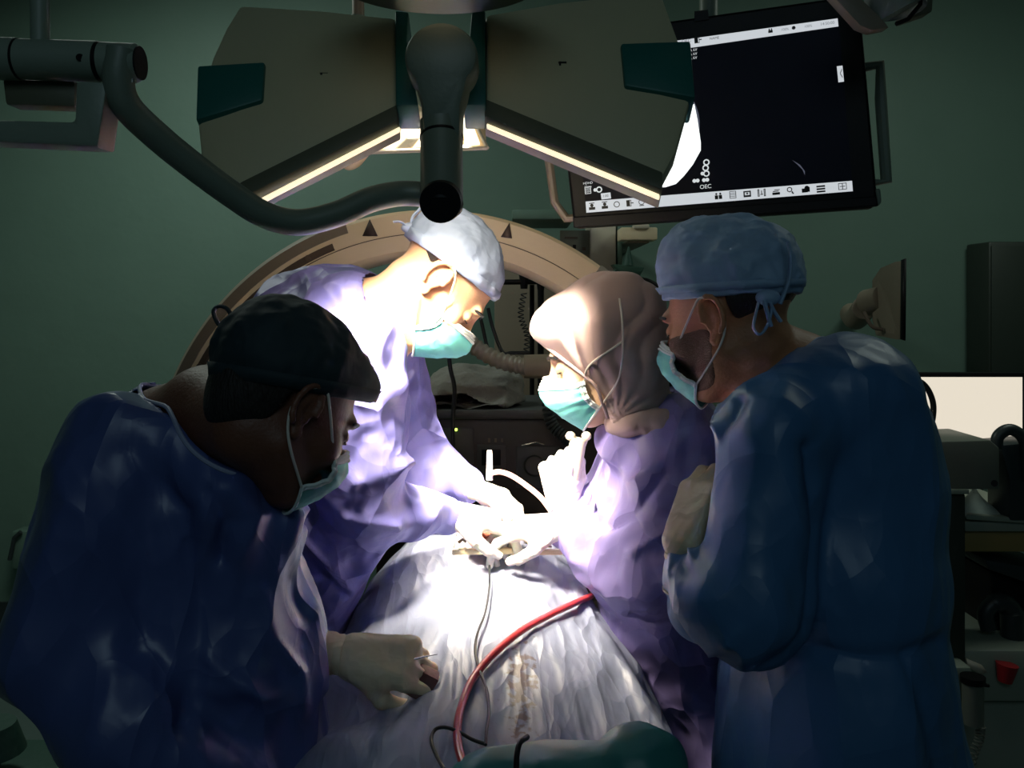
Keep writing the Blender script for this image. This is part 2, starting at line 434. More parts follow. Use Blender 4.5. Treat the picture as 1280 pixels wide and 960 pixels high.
# ------------------------------------------------------------------ heads
class Head:
    def __init__(s, px, py, Y, yaw, pitch, roll=0, scale=1.0):
        """yaw 0 faces +X, positive turns away from the camera (+Y); pitch up positive"""
        s.O = np.array(P(px, py, Y)); s.s = scale
        R = Matrix.Rotation(math.radians(yaw), 3, 'Z') @ Matrix.Rotation(math.radians(-pitch), 3, 'Y') @ Matrix.Rotation(math.radians(roll), 3, 'X')
        s.R = np.array(R)
    def W(s, x, y, z): return Vector([float(k) for k in s.O+s.s*(s.R@np.array([x, y, z]))])
    def L(s, p): return ((p-s.O)@s.R/s.s).astype(np.float32)
def head_sdf(q):
    d = ellip(q, (-.015, 0, .045), (.098, .077, .085))
    d = smin(d, ellip(q, (.03, 0, -.02), (.066, .060, .085)), .03)
    for sg in (-1, 1):
        d = smin(d, rcone(q, (.0, sg*.052, -.05), (.062, sg*.014, -.094), .018, .017), .03)
        d = smin(d, ellip(q, (.062, sg*.04, -.022), (.026, .024, .024)), .02)
    d = smin(d, ellip(q, (.07, 0, -.09), (.023, .024, .018)), .02)
    d = smin(d, rcone(q, (.088, -.03, .028), (.088, .03, .028), .010, .010), .018)
    for sg in (-1, 1):
        d = smax(d, -ellip(q, (.104, sg*.033, .006), (.022, .020, .015)), .012)
        d = smin(d, ellip(q, (.080, sg*.032, .005), (.0145, .016, .0125)), .004)
    d = smin(d, rcone(q, (.094, 0, .012), (.118, 0, -.028), .0075, .0105), .010)
    for sg in (-1, 1):
        d = smin(d, ellip(q, (.107, sg*.011, -.033), (.011, .007, .008)), .005)
    d = smin(d, rcone(q, (.094, -.016, -.056), (.094, .016, -.056), .006, .006), .006)
    d = smin(d, rcone(q, (.092, -.013, -.066), (.092, .013, -.066), .007, .007), .005)
    d = smax(d, -ellip(q, (.103, 0, -.061), (.01, .022, .0018)), .002)
    for sg in (-1, 1):
        # ear: thin disc, rolled helix, lobe, hollow
        e = ellip(q, (-.012, sg*.076, .0), (.018, .0075, .030))
        pr = None
        for k in range(11):
            a = math.radians(-35+k*25)
            c = (-.012+.0195*math.cos(a+.5), sg*(.081+.006*(math.cos(a+.5) < 0)), .004+.030*math.sin(a+.5))
            if pr is not None: e = smin(e, rcone(q, pr, c, .0042, .0042), .003)
            pr = c
        e = smin(e, ellip(q, (-.004, sg*.078, -.031), (.009, .006, .010)), .005)
        e = smax(e, -ellip(q, (-.006, sg*.088, -.001), (.010, .009, .017)), .004)
        d = smin(d, e, .005)
    return d

def rim_ribbon(H, sdf_local, c, e1, e2, width, off, nrm, n=64, thick=.0018, a0=0, a1=360):
    """a cloth band laid round the head in the plane (c, e1, e2)"""
    c, e1, e2, nrm = [np.array(v, float) for v in (c, e1, e2, nrm)]
    V = []
    rows = [0, .5, 1]; full = a1-a0 >= 360
    for i in range(n if full else n+1):
        a = math.radians(a0+(a1-a0)*i/n); dr = e1*math.cos(a)+e2*math.sin(a)
        for t in rows:
            b = c+nrm*width*t
            rr = np.linspace(.03, .18, 76); q = (b+dr*rr[:, None]).astype(np.float32)
            dd = sdf_local(q); k = np.argmax(dd > 0); r = rr[k]-dd[k]
            for o_ in (0, thick):
                V.append(H.W(*(b+dr*(r+off+o_+.0012*math.sin(i*1.7+t*3)))))
    N = n if full else n+1; Fc = []
    for i in range(n):
        j = (i+1) % N; A = i*6; B_ = j*6
        for t in (0, 1):
            Fc.append((A+t*2+1, B_+t*2+1, B_+t*2+3, A+t*2+3)); Fc.append((A+t*2, A+t*2+2, B_+t*2+2, B_+t*2))
        Fc.append((A, B_, B_+1, A+1)); Fc.append((A+4, A+5, B_+5, B_+4))
    return V, Fc

def mask_parts(root, H, bottom=0.0, puff=1.0, side=1, strip=False, m='mask', wid=72):
    nu, nv = 40, 26; V = []
    for j in range(nv+1):
        v = j/nv
        for i in range(nu+1):
            u = -1+2*i/nu; a = math.radians(wid)*u
            rx = np.interp(v, [0, .2, .45, .7, 1], [.093, .104, .106, .092, .064+.0*bottom])*puff
            ry = np.interp(v, [0, .5, 1], [.066, .070, .058])
            nose = .014*math.exp(-(u/.22)**2)*math.exp(-((v-.22)/.25)**2)
            pl = .0016*((v*7) % 1)*math.sin(math.pi*v)
            gather = .003*math.sin(v*26)*max(0, abs(u)-.7)/.3
            zt = -.002-.026*abs(u)**1.6; zb = -.118+.036*abs(u)**1.5-bottom
            x = .022+(rx+nose+pl)*math.cos(a); y = (ry+pl+gather)*math.sin(a)
            V.append(H.W(x, y, zt+(zb-zt)*v))
    Fc = [(j*(nu+1)+i, j*(nu+1)+i+1, (j+1)*(nu+1)+i+1, (j+1)*(nu+1)+i) for j in range(nv) for i in range(nu)]
    fm = obj('face_mask', V, Fc, m, root)
    sd = fm.modifiers.new('thickness', 'SOLIDIFY'); sd.thickness = .0015; sd.offset = 0
    # white binding along the rims
    g = lambda j, i: V[j*(nu+1)+i]
    ring = [g(0, i) for i in range(nu+1)]+[g(j, nu) for j in range(1, nv+1)]+[g(nv, i) for i in range(nu-1, -1, -1)]+[g(j, 0) for j in range(nv-1, 0, -1)]
    mb = MB(); mb.tube(ring, .0022, 6, closed=True)
    # broader top band and ear-side bands
    for jj in range(0, 5 if strip else 3):
        mb.tube([g(jj, i)+Vector(H.R[:, 0])*.0012 for i in range(nu+1)], .003, 6)
    for ii in (0, 1, nu-1, nu):
        mb.tube([g(j, ii)+Vector([float(q) for q in H.R[:, 1]])*(.0012 if ii > 5 else -.0012) for j in range(nv+1)], .0026, 6)
    mb.build('mask_binding', 'mask_white', fm)
    return fm, [(g(0, 0), g(nv, 0)), (g(0, nu), g(nv, nu))]

def ear_loops(root, H, corners):
    for sg, (top, bot) in zip((-1, 1), corners):
        y = sg*.084
        pts = [top, H.W(.018, y, .018), H.W(-.004, sg*.088, .034), H.W(-.026, sg*.087, .022), H.W(-.031, sg*.084, -.004),
               H.W(-.022, sg*.082, -.028), H.W(0, sg*.080, -.052), bot]
        MB().tube(spline(pts, 6), .0018, 8).build('ear_loop', 'strap', root)

def face_bits(root, H, brow='hair', eye=True):
    for sg in (-1, 1):
        mb = MB(); mb.tube(spline([H.W(.101, sg*.014, .026), H.W(.098, sg*.032, .032), H.W(.080, sg*.052, .026)], 5), [.0015]+[.0032]*9+[.001], 8, flat=.8)
        mb.build('eyebrow', brow, root)
        l = MB(); l.tube([H.W(.080+.0146*math.cos(t*.24)*.93, sg*(.032+.0168*math.sin(t*.24)), -.0005) for t in range(-5, 6)], .0012, 6)
        l.build('eyelashes', brow, root)

def cap_fn(off, m=.33, z0=.032, extra=None, lump=.003, seed=0):
    def fn(q):
        d = ellip(q, (-.015, 0, .045), (.098+off, .077+off, .085+off))
        if extra is not None: d = smin(d, extra(q), .03)
        d = d-lump*(vnoise(q*38+seed)+.6*np.abs(vnoise(q*75+seed)))
        n = np.array([-m, 0, 1.])/math.sqrt(1+m*m)
        return smax(d, -(q@n.astype(np.float32)-z0/math.sqrt(1+m*m)), .004)
    return fn

def net_obj(name, fn, lo, hi, h, m, root, post=None, rel=0):
    V, Q = nets(fn, lo, hi, h)
    if rel: V = relax(V, Q, rel)
    if post: V = post(V, Q)
    return obj(name, V, Q, m, root)
def hbox(H, r=.17): return H.O-r, H.O+r

# ------------------------------------------------------------------ bodies
def chain_sdf(chains, k=.04, grow=0.0):
    cc = []
    for pts, sy, kk in chains:
        q = [(np.array(P(x, y, Y)), r*Y/F) for x, y, Y, r in pts]
        cc.append((q, sy, kk))
    lo = np.min([c[0]-c[1]*max(1, sy) for q, sy, _ in cc for c in q], 0)-.03
    hi = np.max([c[0]+c[1]*max(1, sy) for q, sy, _ in cc for c in q], 0)+.03
    def fn(p):
        d = None
        for q, sy, kk in cc:
            for (a, r1), (b, r2) in zip(q[:-1], q[1:]):
                # keep the stretch centred on the limb
                if sy != 1:
                    ym = (a[1]+b[1])/2; off = np.array([0, ym, 0], np.float32)
                    e = rcone(p-off, a-off, b-off, r1+grow, r2+grow, sy)
                else: e = rcone(p, a, b, r1+grow, r2+grow)
                d = e if d is None else smin(d, e, kk)
        return d
    return fn, lo, hi

def make_body(root, H, neck, chains, skin, jaw=None):
    """head, neck, trunk and arms as one skin mesh (trunk inside the gown)"""
    nk = [(np.array(P(x, y, Y)), r*Y/F) for x, y, Y, r in neck]
    def fn(p):
        d = head_sdf(H.L(p))*H.s
        a = np.array(H.W(-.028, 0, -.045)); r0 = .056*H.s
        e = None; pr = (a, r0)
        for c in nk:
            s_ = rcone(p, pr[0], c[0], pr[1], c[1]); e = s_ if e is None else smin(e, s_, .02); pr = c
        return smin(d, e, .022)
    pts = [H.O-.15, H.O+.15]+[c[0]-c[1] for c in nk]+[c[0]+c[1] for c in nk]
    V1, Q1 = nets(fn, np.min(pts, 0), np.max(pts, 0), .0030)
    V1 = relax(V1, Q1, 1)
    f2, lo, hi = chain_sdf(chains, grow=-.040)
    V2, Q2 = nets(f2, lo, hi, .014)
    V = np.concatenate([V1, V2]); Q = np.concatenate([Q1, Q2+len(V1)])
    return obj('body', V, Q, skin, root), nk

def make_gown(root, chains, m, nk, H, seed, amp=.010, size=.09, fl=(), h=.0055, gap=.010, stretch=(1, 1, .6), waist=None, cut=True, name='surgical_gown'):
    f, lo, hi = chain_sdf(chains)
    a0 = np.array(H.W(-.028, 0, -.03))
    def fn(p):
        d = f(p)
        if cut:
            pr = (a0, .056)
            for c in nk[:-1]:
                d = smax(d, -rcone(p, pr[0], c[0], pr[1]+gap, c[1]+gap), .008); pr = c
        return d
    def post(V, Q):
        V = crumpled(V, Q, amp, size, seed, stretch)
        return folds(V, Q, fl)
    lo[2] = max(lo[2], .30)
    g = net_obj(name, fn, lo, hi, h, m, root, post)
    return g, fn

def legs(root, x, y, dx, dy):
    """scrub trousers and shoes below the gown"""
    for s in (-1, 1):
        cx, cy = x+s*dx, y+s*dy
        MB().tube([(cx, cy, .80), (cx, cy, .50), (cx, cy, .08)], [.085, .07, .06], 20).build('trouser_leg', 'scrubs', root)
        def fn(p, cx=cx, cy=cy):
            d = rcone(p, (cx-.06*f_, cy, .045), (cx+.12*f_, cy, .032), .043, .034)
            return smax(d, -(p[:, 2]-.0), .004)
        f_ = 1 if x < 0 else -1
        net_obj('shoe', fn, (cx-.2, cy-.08, -.02), (cx+.2, cy+.08, .12), .006, 'shoe', root)

def Rp(pts, Y=None):
    return [np.array(P(*p)) for p in pts]

# ------------------------------------------------------------------ hands
def make_hand(root, wrist, X, N, thumb, curls, tcurl=0.0, s=1.0, m='glove', cuff=.07, splay=1.0, name='glove', cuff_dir=None, h=.0022, cuff_part=True):
    """X wrist->knuckles, N back of the hand, thumb +1/-1 lateral side; curls per finger (index first)"""
    X = Vector(X).normalized(); N = Vector(N); N = (N-X*N.dot(X)).normalized(); Yv = N.cross(X)*thumb
    Rm = np.array([X, Yv, N], float).T; O = np.array(wrist, float)
    ys = [.030, .010, -.010, -.029]; ln = [1.0, 1.1, 1.03, .80]; segs = []
    for i in range(4):
        p = np.array([.088-.004*abs(i-1), ys[i], 0.]); ang = 0; cc = curls[i]
        sp = math.radians((1.5-i)*4*splay); rr = [.0100, .0090, .0083, .0074]
        if i == 3: rr = [r*.88 for r in rr]
        for k, L_ in enumerate((.044, .027, .022)):
            ang += math.radians(cc[k])
            dd = np.array([math.cos(ang)*math.cos(sp), math.cos(ang)*math.sin(sp), -math.sin(ang)])
            q = p+dd*L_*ln[i]; segs.append((i, p, q, rr[k], rr[k+1])); p = q
    tc = math.radians(tcurl)
    t0 = np.array([.022, .024, -.006]); t1 = t0+np.array([.030, .026*math.cos(tc), -.010-.022*math.sin(tc)])
    t2 = t1+np.array([.028*math.cos(tc*.3), .010*math.cos(tc)-.014*math.sin(tc), -.008-.012*math.sin(tc)])
    t3 = t2+np.array([.024, .0-.014*math.sin(tc), -.008])
    cd = np.array([-1., 0, 0]) if cuff_dir is None else np.array(Vector(cuff_dir).normalized())@Rm
    def fn(pw):
        p = ((pw-O)@Rm/s).astype(np.float32); d = None
        for i in range(4):
            e = rcone(p, (0, ys[i]*.62, 0), (.086, ys[i], 0), .016, .0125); d = e if d is None else smin(d, e, .016)
        d = smin(d, rcone(p, (.012, .014, -.008), (.050, .030, -.012), .018, .014), .014)
        fg = None; cur = None
        for i in range(4):
            e = None
            for (j, a, b, r1, r2) in segs:
                if j == i:
                    x = rcone(p, a, b, r1, r2); e = x if e is None else smin(e, x, .003)
            fg = e if fg is None else smin(fg, e, .0015)
        d = smin(d, fg, .008)
        th = smin(rcone(p, t0, t1, .0165, .0125), smin(rcone(p, t1, t2, .0125, .0105), rcone(p, t2, t3, .0105, .0085), .003), .004)
        d = smin(d, th, .007)
        d = smin(d, rcone(p, (0, 0, 0), tuple(cd*.03), .022, .024), .014)
        return d*s
    r = .24*s
    V, Q = nets(fn, O-r, O+r, h)
    V = crumpled(V, Q, .0012, .026, 3, fine=.3)
    g = obj(name, V, Q, m, root)
    if cuff_part and cuff > 0:
        cw = Vector([float(v) for v in Rm@cd])
        o = Vector([float(v) for v in O])
        mb = MB(); n = 9; pts = [o+cw*(.012+cuff*i/n)*1.0 for i in range(n+1)]
        rs = [(.0310+.008*(i/n)+.0012*math.sin(i*2.3))*s for i in range(n+1)]
        mb.tube(pts, rs, 28, flat=.86)
        rim = pts[-1]; mb.tube([rim+cw*.0, rim+cw*.003], [rs[-1]+.0022]*2, 28, flat=.86)
        mb.build('glove_cuff', m, root)
    return g


# ================================================================== the room
def slab(name, lo, hi, m):
    o = MB().box(lo, hi).build(name, m, None, smooth=False, auto=None); return struct(o)
slab('floor', (-2.8, -1.6, -.08), (3.2, 4.6, 0), 'floor')
slab('ceiling', (-2.8, -1.6, 3.0), (3.2, 4.6, 3.08), 'ceiling')
slab('wall_back', (-2.8, 4.2, 0), (3.2, 4.3, 3.0), 'wall')
slab('wall_left', (-2.7, -1.6, 0), (-2.6, 4.2, 3.0), 'wall')
slab('wall_right', (3.0, -1.6, 0), (3.1, 4.2, 3.0), 'wall')
slab('baseboard_back', (-2.6, 4.185, 0), (3.0, 4.2, .10), 'dark_plastic')
struct(MB().box((-1.85, 1.65, 2.955), (-.75, 2.75, 2.9995)).build('trim_1', 'cream_pale', None, smooth=False, auto=None))

# ================================================================== front surgical lamp
c0 = P(552, 100, 1.25)
lamp = thing('surgical_lamp', 'large beige two-winged operating lamp seen from behind, with green corner grips, hanging over the table', 'lamp', c0)
def LY(py): return 1.19+.16*(250-py)/250      # the wings lean away towards the top
def Lq(px, py, d=0.0):                       # d: metres through the wing, away from the camera
    return P(px, py, LY(py))+Vector((0, .84, -.54))*d
def wing(poly, strip_a, strip_b, grip, parent, gl):
    mb = MB(); mb.prism([Lq(*p) for p in poly], Vector((0, .84, -.54))*.035)
    wg = mb.build('lamp_wing', 'lamp_body', parent, bevel=.006)
    return wg
def band(a, b, wa, wb, name, m, parent, d0, d1):
    """straight bar along the lower edge of a wing"""
    a0, b0 = Lq(a[0], a[1], d0), Lq(b[0], b[1], d0)
    a1, b1 = Lq(a[0], a[1]+wa, d0), Lq(b[0], b[1]+wb, d0)
    mb = MB(); mb.prism([a0, b0, b1, a1], Vector((0, .84, -.54))*(d1-d0))
    return mb.build(name, m, parent, bevel=.002)
LW = wing([(300, 6), (282, 35), (265, 72), (254, 110), (247, 152), (252, 205), (300, 232), (497, 134), (495, 22), (400, 12)], 0, 0, 0, lamp, '')
band((497, 131), (300, 229), 20, 20, 'wing_edge', 'lamp_edge', LW, -.002, .040)
band((499, 151), (312, 247), 5, 6, 'light_strip', 'strip', LW, .010, .016)
RW = wing([(607, 18), (607, 128), (640, 146), (828, 222), (845, 190), (862, 128), (852, 60), (826, -12), (700, 2)], 0, 0, 0, lamp, '')
band((606, 124), (828, 216), 22, 22, 'wing_edge', 'lamp_edge', RW, -.002, .040)
band((608, 147), (826, 236), 5, 6, 'light_strip', 'strip', RW, .010, .016)
for poly, wg in (([(249, 88), (333, 83), (330, 131), (247, 156)], LW), ([(775, 60), (862, 57), (868, 128), (780, 113)], RW)):
    mb = MB(); mb.prism([Lq(*p, -.010) for p in poly], Vector((0, .84, -.54))*.055)
    mb.build('corner_grip', 'lamp_green', wg, bevel=.004)
for x, wg in ((405, LW), (703, RW)):
    mb = MB(); mb.box((-.006, -.0015, -.0015), (.006, .0015, .0015), None, Lq(x, 93 if x < 500 else 79, -.001))
    mb.box((-.0015, -.0015, -.005), (.0015, .0015, .004), None, Lq(x-3, 95 if x < 500 else 81, -.001))
    mb.build('small_mark', 'icon', wg, auto=None)
for a, b, c_, d_ in (((495, 22), (512, 24), (524, 140), (496, 140)), ((590, 24), (607, 22), (608, 140), (580, 140))):
    mb = MB(); mb.prism([Lq(*p, -.014) for p in (a, b, (b[0]-2 if b[0] < 550 else b[0], 60), c_, d_)], Vector((0, .84, -.54))*.05)
    mb.build('hinge_cover', 'lamp_green', lamp, bevel=.003)
# yoke: round boss that narrows to the handle tube
out = []
for k in range(30):
    a = math.radians(-52+k*284/29); out.append((551+46*math.cos(a), 68-43*math.sin(a)))
out = [(583, 108)] + out[1:-1] + [(520, 108)]
prof = [(577, 128), (576, 176), (528, 176), (526, 128)]
mb = MB(); mb.prism([P(x, y, 1.19) for x, y in out+prof[::-1]][::-1], Vector((0, .06, -.01)))
mb.build('yoke', 'lamp_tube', lamp, bevel=.010)
mb = MB(); mb.tube([P(551, 150, 1.215), P(552, 172, 1.212), P(552, 256, 1.165)], [.0285, .0290, .0285], 32)
hd = mb.build('handle_tube', 'lamp_tube', lamp)
mb = MB(); mb.tube([P(552, 171, 1.2125), P(552, 174, 1.211)], .0300, 32); mb.build('joint_ring', 'black', hd)
ring_c = P(552, 256, 1.163); nrm = (P(552, 256, 1.165)-P(552, 172, 1.212)).normalized()
mb = MB(); mb.tube([ring_c-nrm*.001, ring_c+nrm*.006], [.0290, .0275], 32); mb.build('end_rim', 'black', hd)
fr = P(552, 254, 1.163)+Vector((0, -.022, 0))
mb = MB(); mb.tube([fr+Vector((0, .016, .002)), fr+Vector((0, -.002, -.002))], [.0285, .0268], 32); mb.build('end_cap', 'black', hd)
# curved carrying tube
cp = [P(x, y, Y) for x, y, Y in ((153, 62, 1.02), (148, 98, 1.02), (158, 132, 1.03), (196, 170, 1.06), (240, 206, 1.09), (290, 243, 1.12), (330, 268, 1.14), (372, 278, 1.16), (420, 268, 1.18), (462, 250, 1.20), (500, 242, 1.22), (532, 243, 1.225))]
MB().tube(spline(cp, 8), .0175, 24).build('curved_tube', 'lamp_tube', lamp)

# ================================================================== rear surgical lamp
rc = P(540, 150, 2.22)
rl = thing('surgical_lamp', 'lit rear operating lamp with faceted glowing glass, half hidden behind the big lamp', 'lamp', rc)
Rr = Matrix.Rotation(math.radians(-12), 3, 'X')
def RL(x, y, z): return rc+Rr @ Vector((x, y, z))
# face plate: trapezoid, facing down and to the camera
top = [(-.25, -.02, .03), (.19, -.02, .03)]
mb = MB(); prf = [(-.20, -.06, -.075), (.135, -.06, -.065), (.105, -.02, .05), (-.05, -.02, .07), (-.20, .0, .0)]
mb.prism([P(447, 190, 2.1), P(608, 184, 2.1), P(585, 138, 2.22), P(512, 138, 2.22), P(470, 172, 2.16)], Vector((0, .07, .05)))
hs = mb.build('lamp_housing', 'cream', rl, bevel=.006)
random.seed(4)
# facets of glass
rows = [((452, 187), (601, 181)), ((470, 176), (597, 171)), ((488, 163), (592, 158)), ((500, 152), (588, 148)), ((512, 142), (583, 140))]
for r_ in range(4):
    (a0, b0), (a1, b1) = rows[r_], rows[r_+1]; n = 7
    for k in range(n):
        def q(t, row, Y): return P(row[0][0]+(row[1][0]-row[0][0])*t, row[0][1]+(row[1][1]-row[0][1])*t, Y)
        Y0, Y1 = 2.085+r_*.03, 2.085+(r_+1)*.03
        c = [q((k+.06)/n, rows[r_], Y0), q((k+.94)/n, rows[r_], Y0), q((k+.94)/n, rows[r_+1], Y1-.004), q((k+.06)/n, rows[r_+1], Y1-.004)]
        mid = sum(c, Vector())/4+Vector((random.uniform(-.004, .004), -.010, random.uniform(-.006, 0)))
        mb = MB(); mb.add(c+[mid]+[v+Vector((0, .01, .006)) for v in c], [(0, 1, 4), (1, 2, 4), (2, 3, 4), (3, 0, 4), (5, 8, 7, 6), (0, 5, 6, 1), (1, 6, 7, 2), (2, 7, 8, 3), (3, 8, 5, 0)])
        mb.build('lens_facet', 'lens' if random.random() < .62 else 'lens_dim', hs, smooth=False, auto=None)
for a, b in (((445, 191), (609, 185)), ((609, 185), (586, 138))):
    MB().tube([P(a[0], a[1], 2.085), P(b[0], b[1], 2.085 if b[0] > 600 else 2.2)], .005, 10).build('housing_rim', 'cream_pale', hs)
MB().tube(spline([P(470, 172, 2.12), P(452, 192, 2.09), P(440, 203, 2.08), P(430, 209, 2.08)], 4), [.012, .013, .014, .015, .016, .017, .018, .018, .017, .016, .014, .012, .006], 16).build('handle', 'cream', rl)
MB().tube([P(448, 30, 2.3), P(447, -60, 2.3), P(447, -245, 2.3)], .016, 16).build('ceiling_pole', 'cream_dark', rl)
MB().tube(spline([P(540, 140, 2.24), P(510, 95, 2.27), P(450, 60, 2.3), P(448, 20, 2.3)], 5), .02, 14).build('lamp_arm', 'arm_grey', rl)

# ================================================================== round lamp at the top
rc2 = P(545, -28, 1.16)
rd = thing('ceiling_lamp', 'round grey lamp dish with a bright cream centre at the top edge of the photo', 'lamp', rc2)
Yc = 1.16
mb = MB(); mb.tube([rc2+Vector((0, 0, .050)), rc2+Vector((0, 0, .030)), rc2+Vector((0, 0, .012)), rc2], [.06, .130, .152, .146], 64)
mb.build('dish', 'arm_grey', rd)
mb = MB(); mb.tube([rc2+Vector((0, 0, .002)), rc2+Vector((0, 0, -.004))], [.052, .048], 48); mb.build('light_disc', 'strip_dim', rd)
MB().tube([rc2+Vector((0, 0, .04)), rc2+Vector((0, 0, 1.0))], .022, 16).build('stem', 'arm_grey', rd)

# ================================================================== left ceiling arm
ca = P(60, 120, 1.04)
arm = thing('ceiling_boom', 'grey-green jointed ceiling arm with a thick horizontal joint at the upper left', 'lamp arm', ca)
Ya = 1.03
MB().tube([P(-120, 71, Ya), P(24, 74, Ya)], .0245, 32).build('joint_barrel', 'arm_grey', arm)
MB().tube([P(26, 74, Ya), P(124, 77, Ya)], .0235, 32).build('joint_barrel', 'arm_grey', arm)
MB().tube([P(23, 74, Ya), P(27, 74, Ya)], .0238, 32).build('joint_gap', 'black', arm)
jb = MB().tube([P(128, 77, Ya), P(170, 79, Ya), P(175, 79, Ya)], [.0225, .0225, .019], 32).build('end_joint', 'arm_grey', arm)
MB().tube([P(123, 77, Ya), P(129, 77, Ya)], .0228, 32).build('joint_gap', 'black', arm)
MB().tube([P(174, 79, Ya), P(176.5, 79, Ya)], .0195, 28).build('end_disc', 'black', jb)
MB().tube([P(100, 72, Ya-.024), P(100, 72, Ya-.0225)], .0045, 14).build('screw', 'black', arm)
MB().tube([P(166, 99, Ya-.01), P(166, 104, Ya-.01)], .004, 10).build('screw', 'steel', jb)
MB().prism([P(2, 98, Ya+.01), P(94, 100, Ya+.01), P(93, 134, Ya+.01), P(6, 131, Ya+.01)], (0, .03, 0)).build('spring_box', 'lamp_edge', arm, bevel=.004)
MB().prism([P(94, 100, Ya-.02), P(134, 102, Ya-.02), P(122, 184, Ya-.02), P(-140, 172, Ya-.02), P(-140, 146, Ya-.02), P(92, 152, Ya-.02)], (0, .04, 0)).build('angle_bracket', 'arm_grey', arm, bevel=.005)
MB().prism([P(134, 102, Ya-.021), P(136, 102, Ya-.0), P(125, 184, Ya-.0), P(122, 185, Ya-.021)], (.003, .03, 0)).build('bracket_edge', 'cream_dark', arm, bevel=.001)
MB().tube([P(50, 56, Ya), P(51, -300, Ya), P(51, -1180, Ya)], .0105, 20).build('drop_pole', 'arm_grey', arm)

# ================================================================== upper right ceiling arm
ca = P(1110, 5, 1.6)
arm = thing('ceiling_boom', 'grey ceiling arm with a round joint cut by the top edge above the monitor', 'lamp arm', ca)
MB().tube([P(1110, -100, 1.62), P(1120, 12, 1.6), P(1122, 16, 1.6)], [.05, .052, .047], 32).build('arm_joint', 'arm_grey', arm)
MB().prism([P(1035, -12, 1.58), P(1075, 32, 1.58), P(1090, 38, 1.58), P(1112, 34, 1.58), P(1100, 20, 1.58), P(1062, -16, 1.58)], (0, .03, 0)).build('bracket_blade', 'cream_dark', arm, bevel=.003)
MB().tube([P(1152, -20, 1.6), P(1150, 6, 1.59), P(1135, 24, 1.58), P(1120, 30, 1.58)], .004, 10).build('joint_groove', 'black', arm)
MB().prism([P(1130, -20, 1.66), P(1168, -20, 1.66), P(1166, 14, 1.66), P(1130, 26, 1.66)], (0, .04, 0)).build('arm_body', 'lamp_edge', arm, bevel=.004)
MB().tube([P(1110, -90, 1.62), P(1110, -580, 1.62)], .04, 20).build('drop_pole', 'arm_grey', arm)

# ================================================================== large monitor
MR = Matrix(((0.97250114, 0.21953167, -0.07776483), (-0.22134356, 0.97507437, -0.01539457), (0.0724469, 0.03218398, 0.99685287)))
MC = Vector((0.42172268, 1.89296657, 0.39526471+EYE))
mon = thing('wall_monitor', 'large black tilted monitor with x-ray software on screen, upper right behind the lamp', 'monitor', MC)
def ML(px, py):
    """a point of the screen plane, in the monitor's own frame"""
    d = Vector(((px-640)/F, 1, -(py-HOR)/F)); n = MR @ Vector((0, 1, 0)); e = Vector((0, 0, EYE))
    w_ = e+d*((MC-e).dot(n)/d.dot(n)); return MR.transposed() @ (w_-MC)
def mon_poly(pts, y0, y1, name, m, parent, bevel=0):
    L_ = [ML(*p) for p in pts]
    mb = MB(); mb.prism([MC+MR @ Vector((v.x, y0, v.z)) for v in L_][::-1], MR @ Vector((0, y1-y0, 0)))
    return mb.build(name, m, parent, smooth=False, bevel=bevel, auto=None)
mon_poly([(717, 285), (1090, 260), (1098, 255), (1076, 5), (1068, -7), (690, 46)], .004, .05, 'bezel', 'black', mon, .006)
mon_poly([(717, 285), (1098, 258), (1095, 245), (716, 271)], -.004, .004, 'lower_bezel', 'black', mon, .003)
mon_poly([(868, 27), (886, 24), (885, 12), (868, 14)], .0, .02, 'bezel_button', 'black', mon)
scr = mon_poly([(733, 267), (1066, 240), (1048, 22), (715, 69)], .000, .005, 'screen', 'screen_dark', mon)
mon_poly([(716, 69), (1047, 23), (1048, 33), (717, 81)], -.0008, .0, 'title_bar', 'screen_bar', scr)
mon_poly([(732, 252), (1065, 226), (1066, 239), (733, 266)], -.0008, .0, 'toolbar', 'screen_bar', scr)
mon_poly([(1046, 83), (1053, 82), (1055, 102), (1048, 103)], -.0008, .0, 'scroll_tab', 'screen_bar', scr)
# x-ray disc
pts = []
L0 = ML(800, 160)
for k in range(48):
    a = 2*math.pi*k/48; v = Vector((L0.x+.128*math.cos(a), 0, L0.z+.118*math.sin(a)))
    pts.append(MC+MR @ Vector((min(v.x, ML(876, 160).x), -.0006, v.z)))
mb = MB(); mb.prism(pts[::-1], MR @ Vector((0, .0004, 0))); mb.build('xray_image', 'screen_glow', scr, smooth=False, auto=None)
wx = [(868, 130), (872, 150), (876, 178), (876, 188), (866, 206), (855, 220), (845, 230), (832, 234), (790, 236), (800, 200), (830, 150)]
mon_poly(wx, -.0010, -.0007, 'xray_bright_edge', 'screen_white', scr)
mon_poly([(990, 200), (1000, 206), (1006, 214), (1006, 219), (1003, 212), (996, 205)], -.0010, -.0007, 'xray_trace', 'screen_glow', scr)
def text(s_, px, py, hpx, m, parent, name='lettering', rot=0):
    c = bpy.data.curves.new(name, 'FONT'); c.body = s_; c.size = 1; c.align_x = 'CENTER'; c.align_y = 'CENTER'
    t = bpy.data.objects.new('tmp', c); COL.objects.link(t)
    dg = bpy.context.evaluated_depsgraph_get(); me = bpy.data.meshes.new_from_object(t.evaluated_get(dg))
    bpy.data.objects.remove(t)
    k = hpx/F*MC.y/.70; c_ = ML(px, py); ca_, sa_ = math.cos(rot), math.sin(rot)
    V = [MC+MR @ Vector((c_.x+(v.co.x*ca_-v.co.y*sa_)*k, -.0016, c_.z+(v.co.x*sa_+v.co.y*ca_)*k)) for v in me.vertices]
    Fc = [tuple(p.vertices) for p in me.polygons]
    o = obj(name, [tuple(v) for v in V], Fc, m, parent, smooth=False); bpy.data.meshes.remove(me); return o
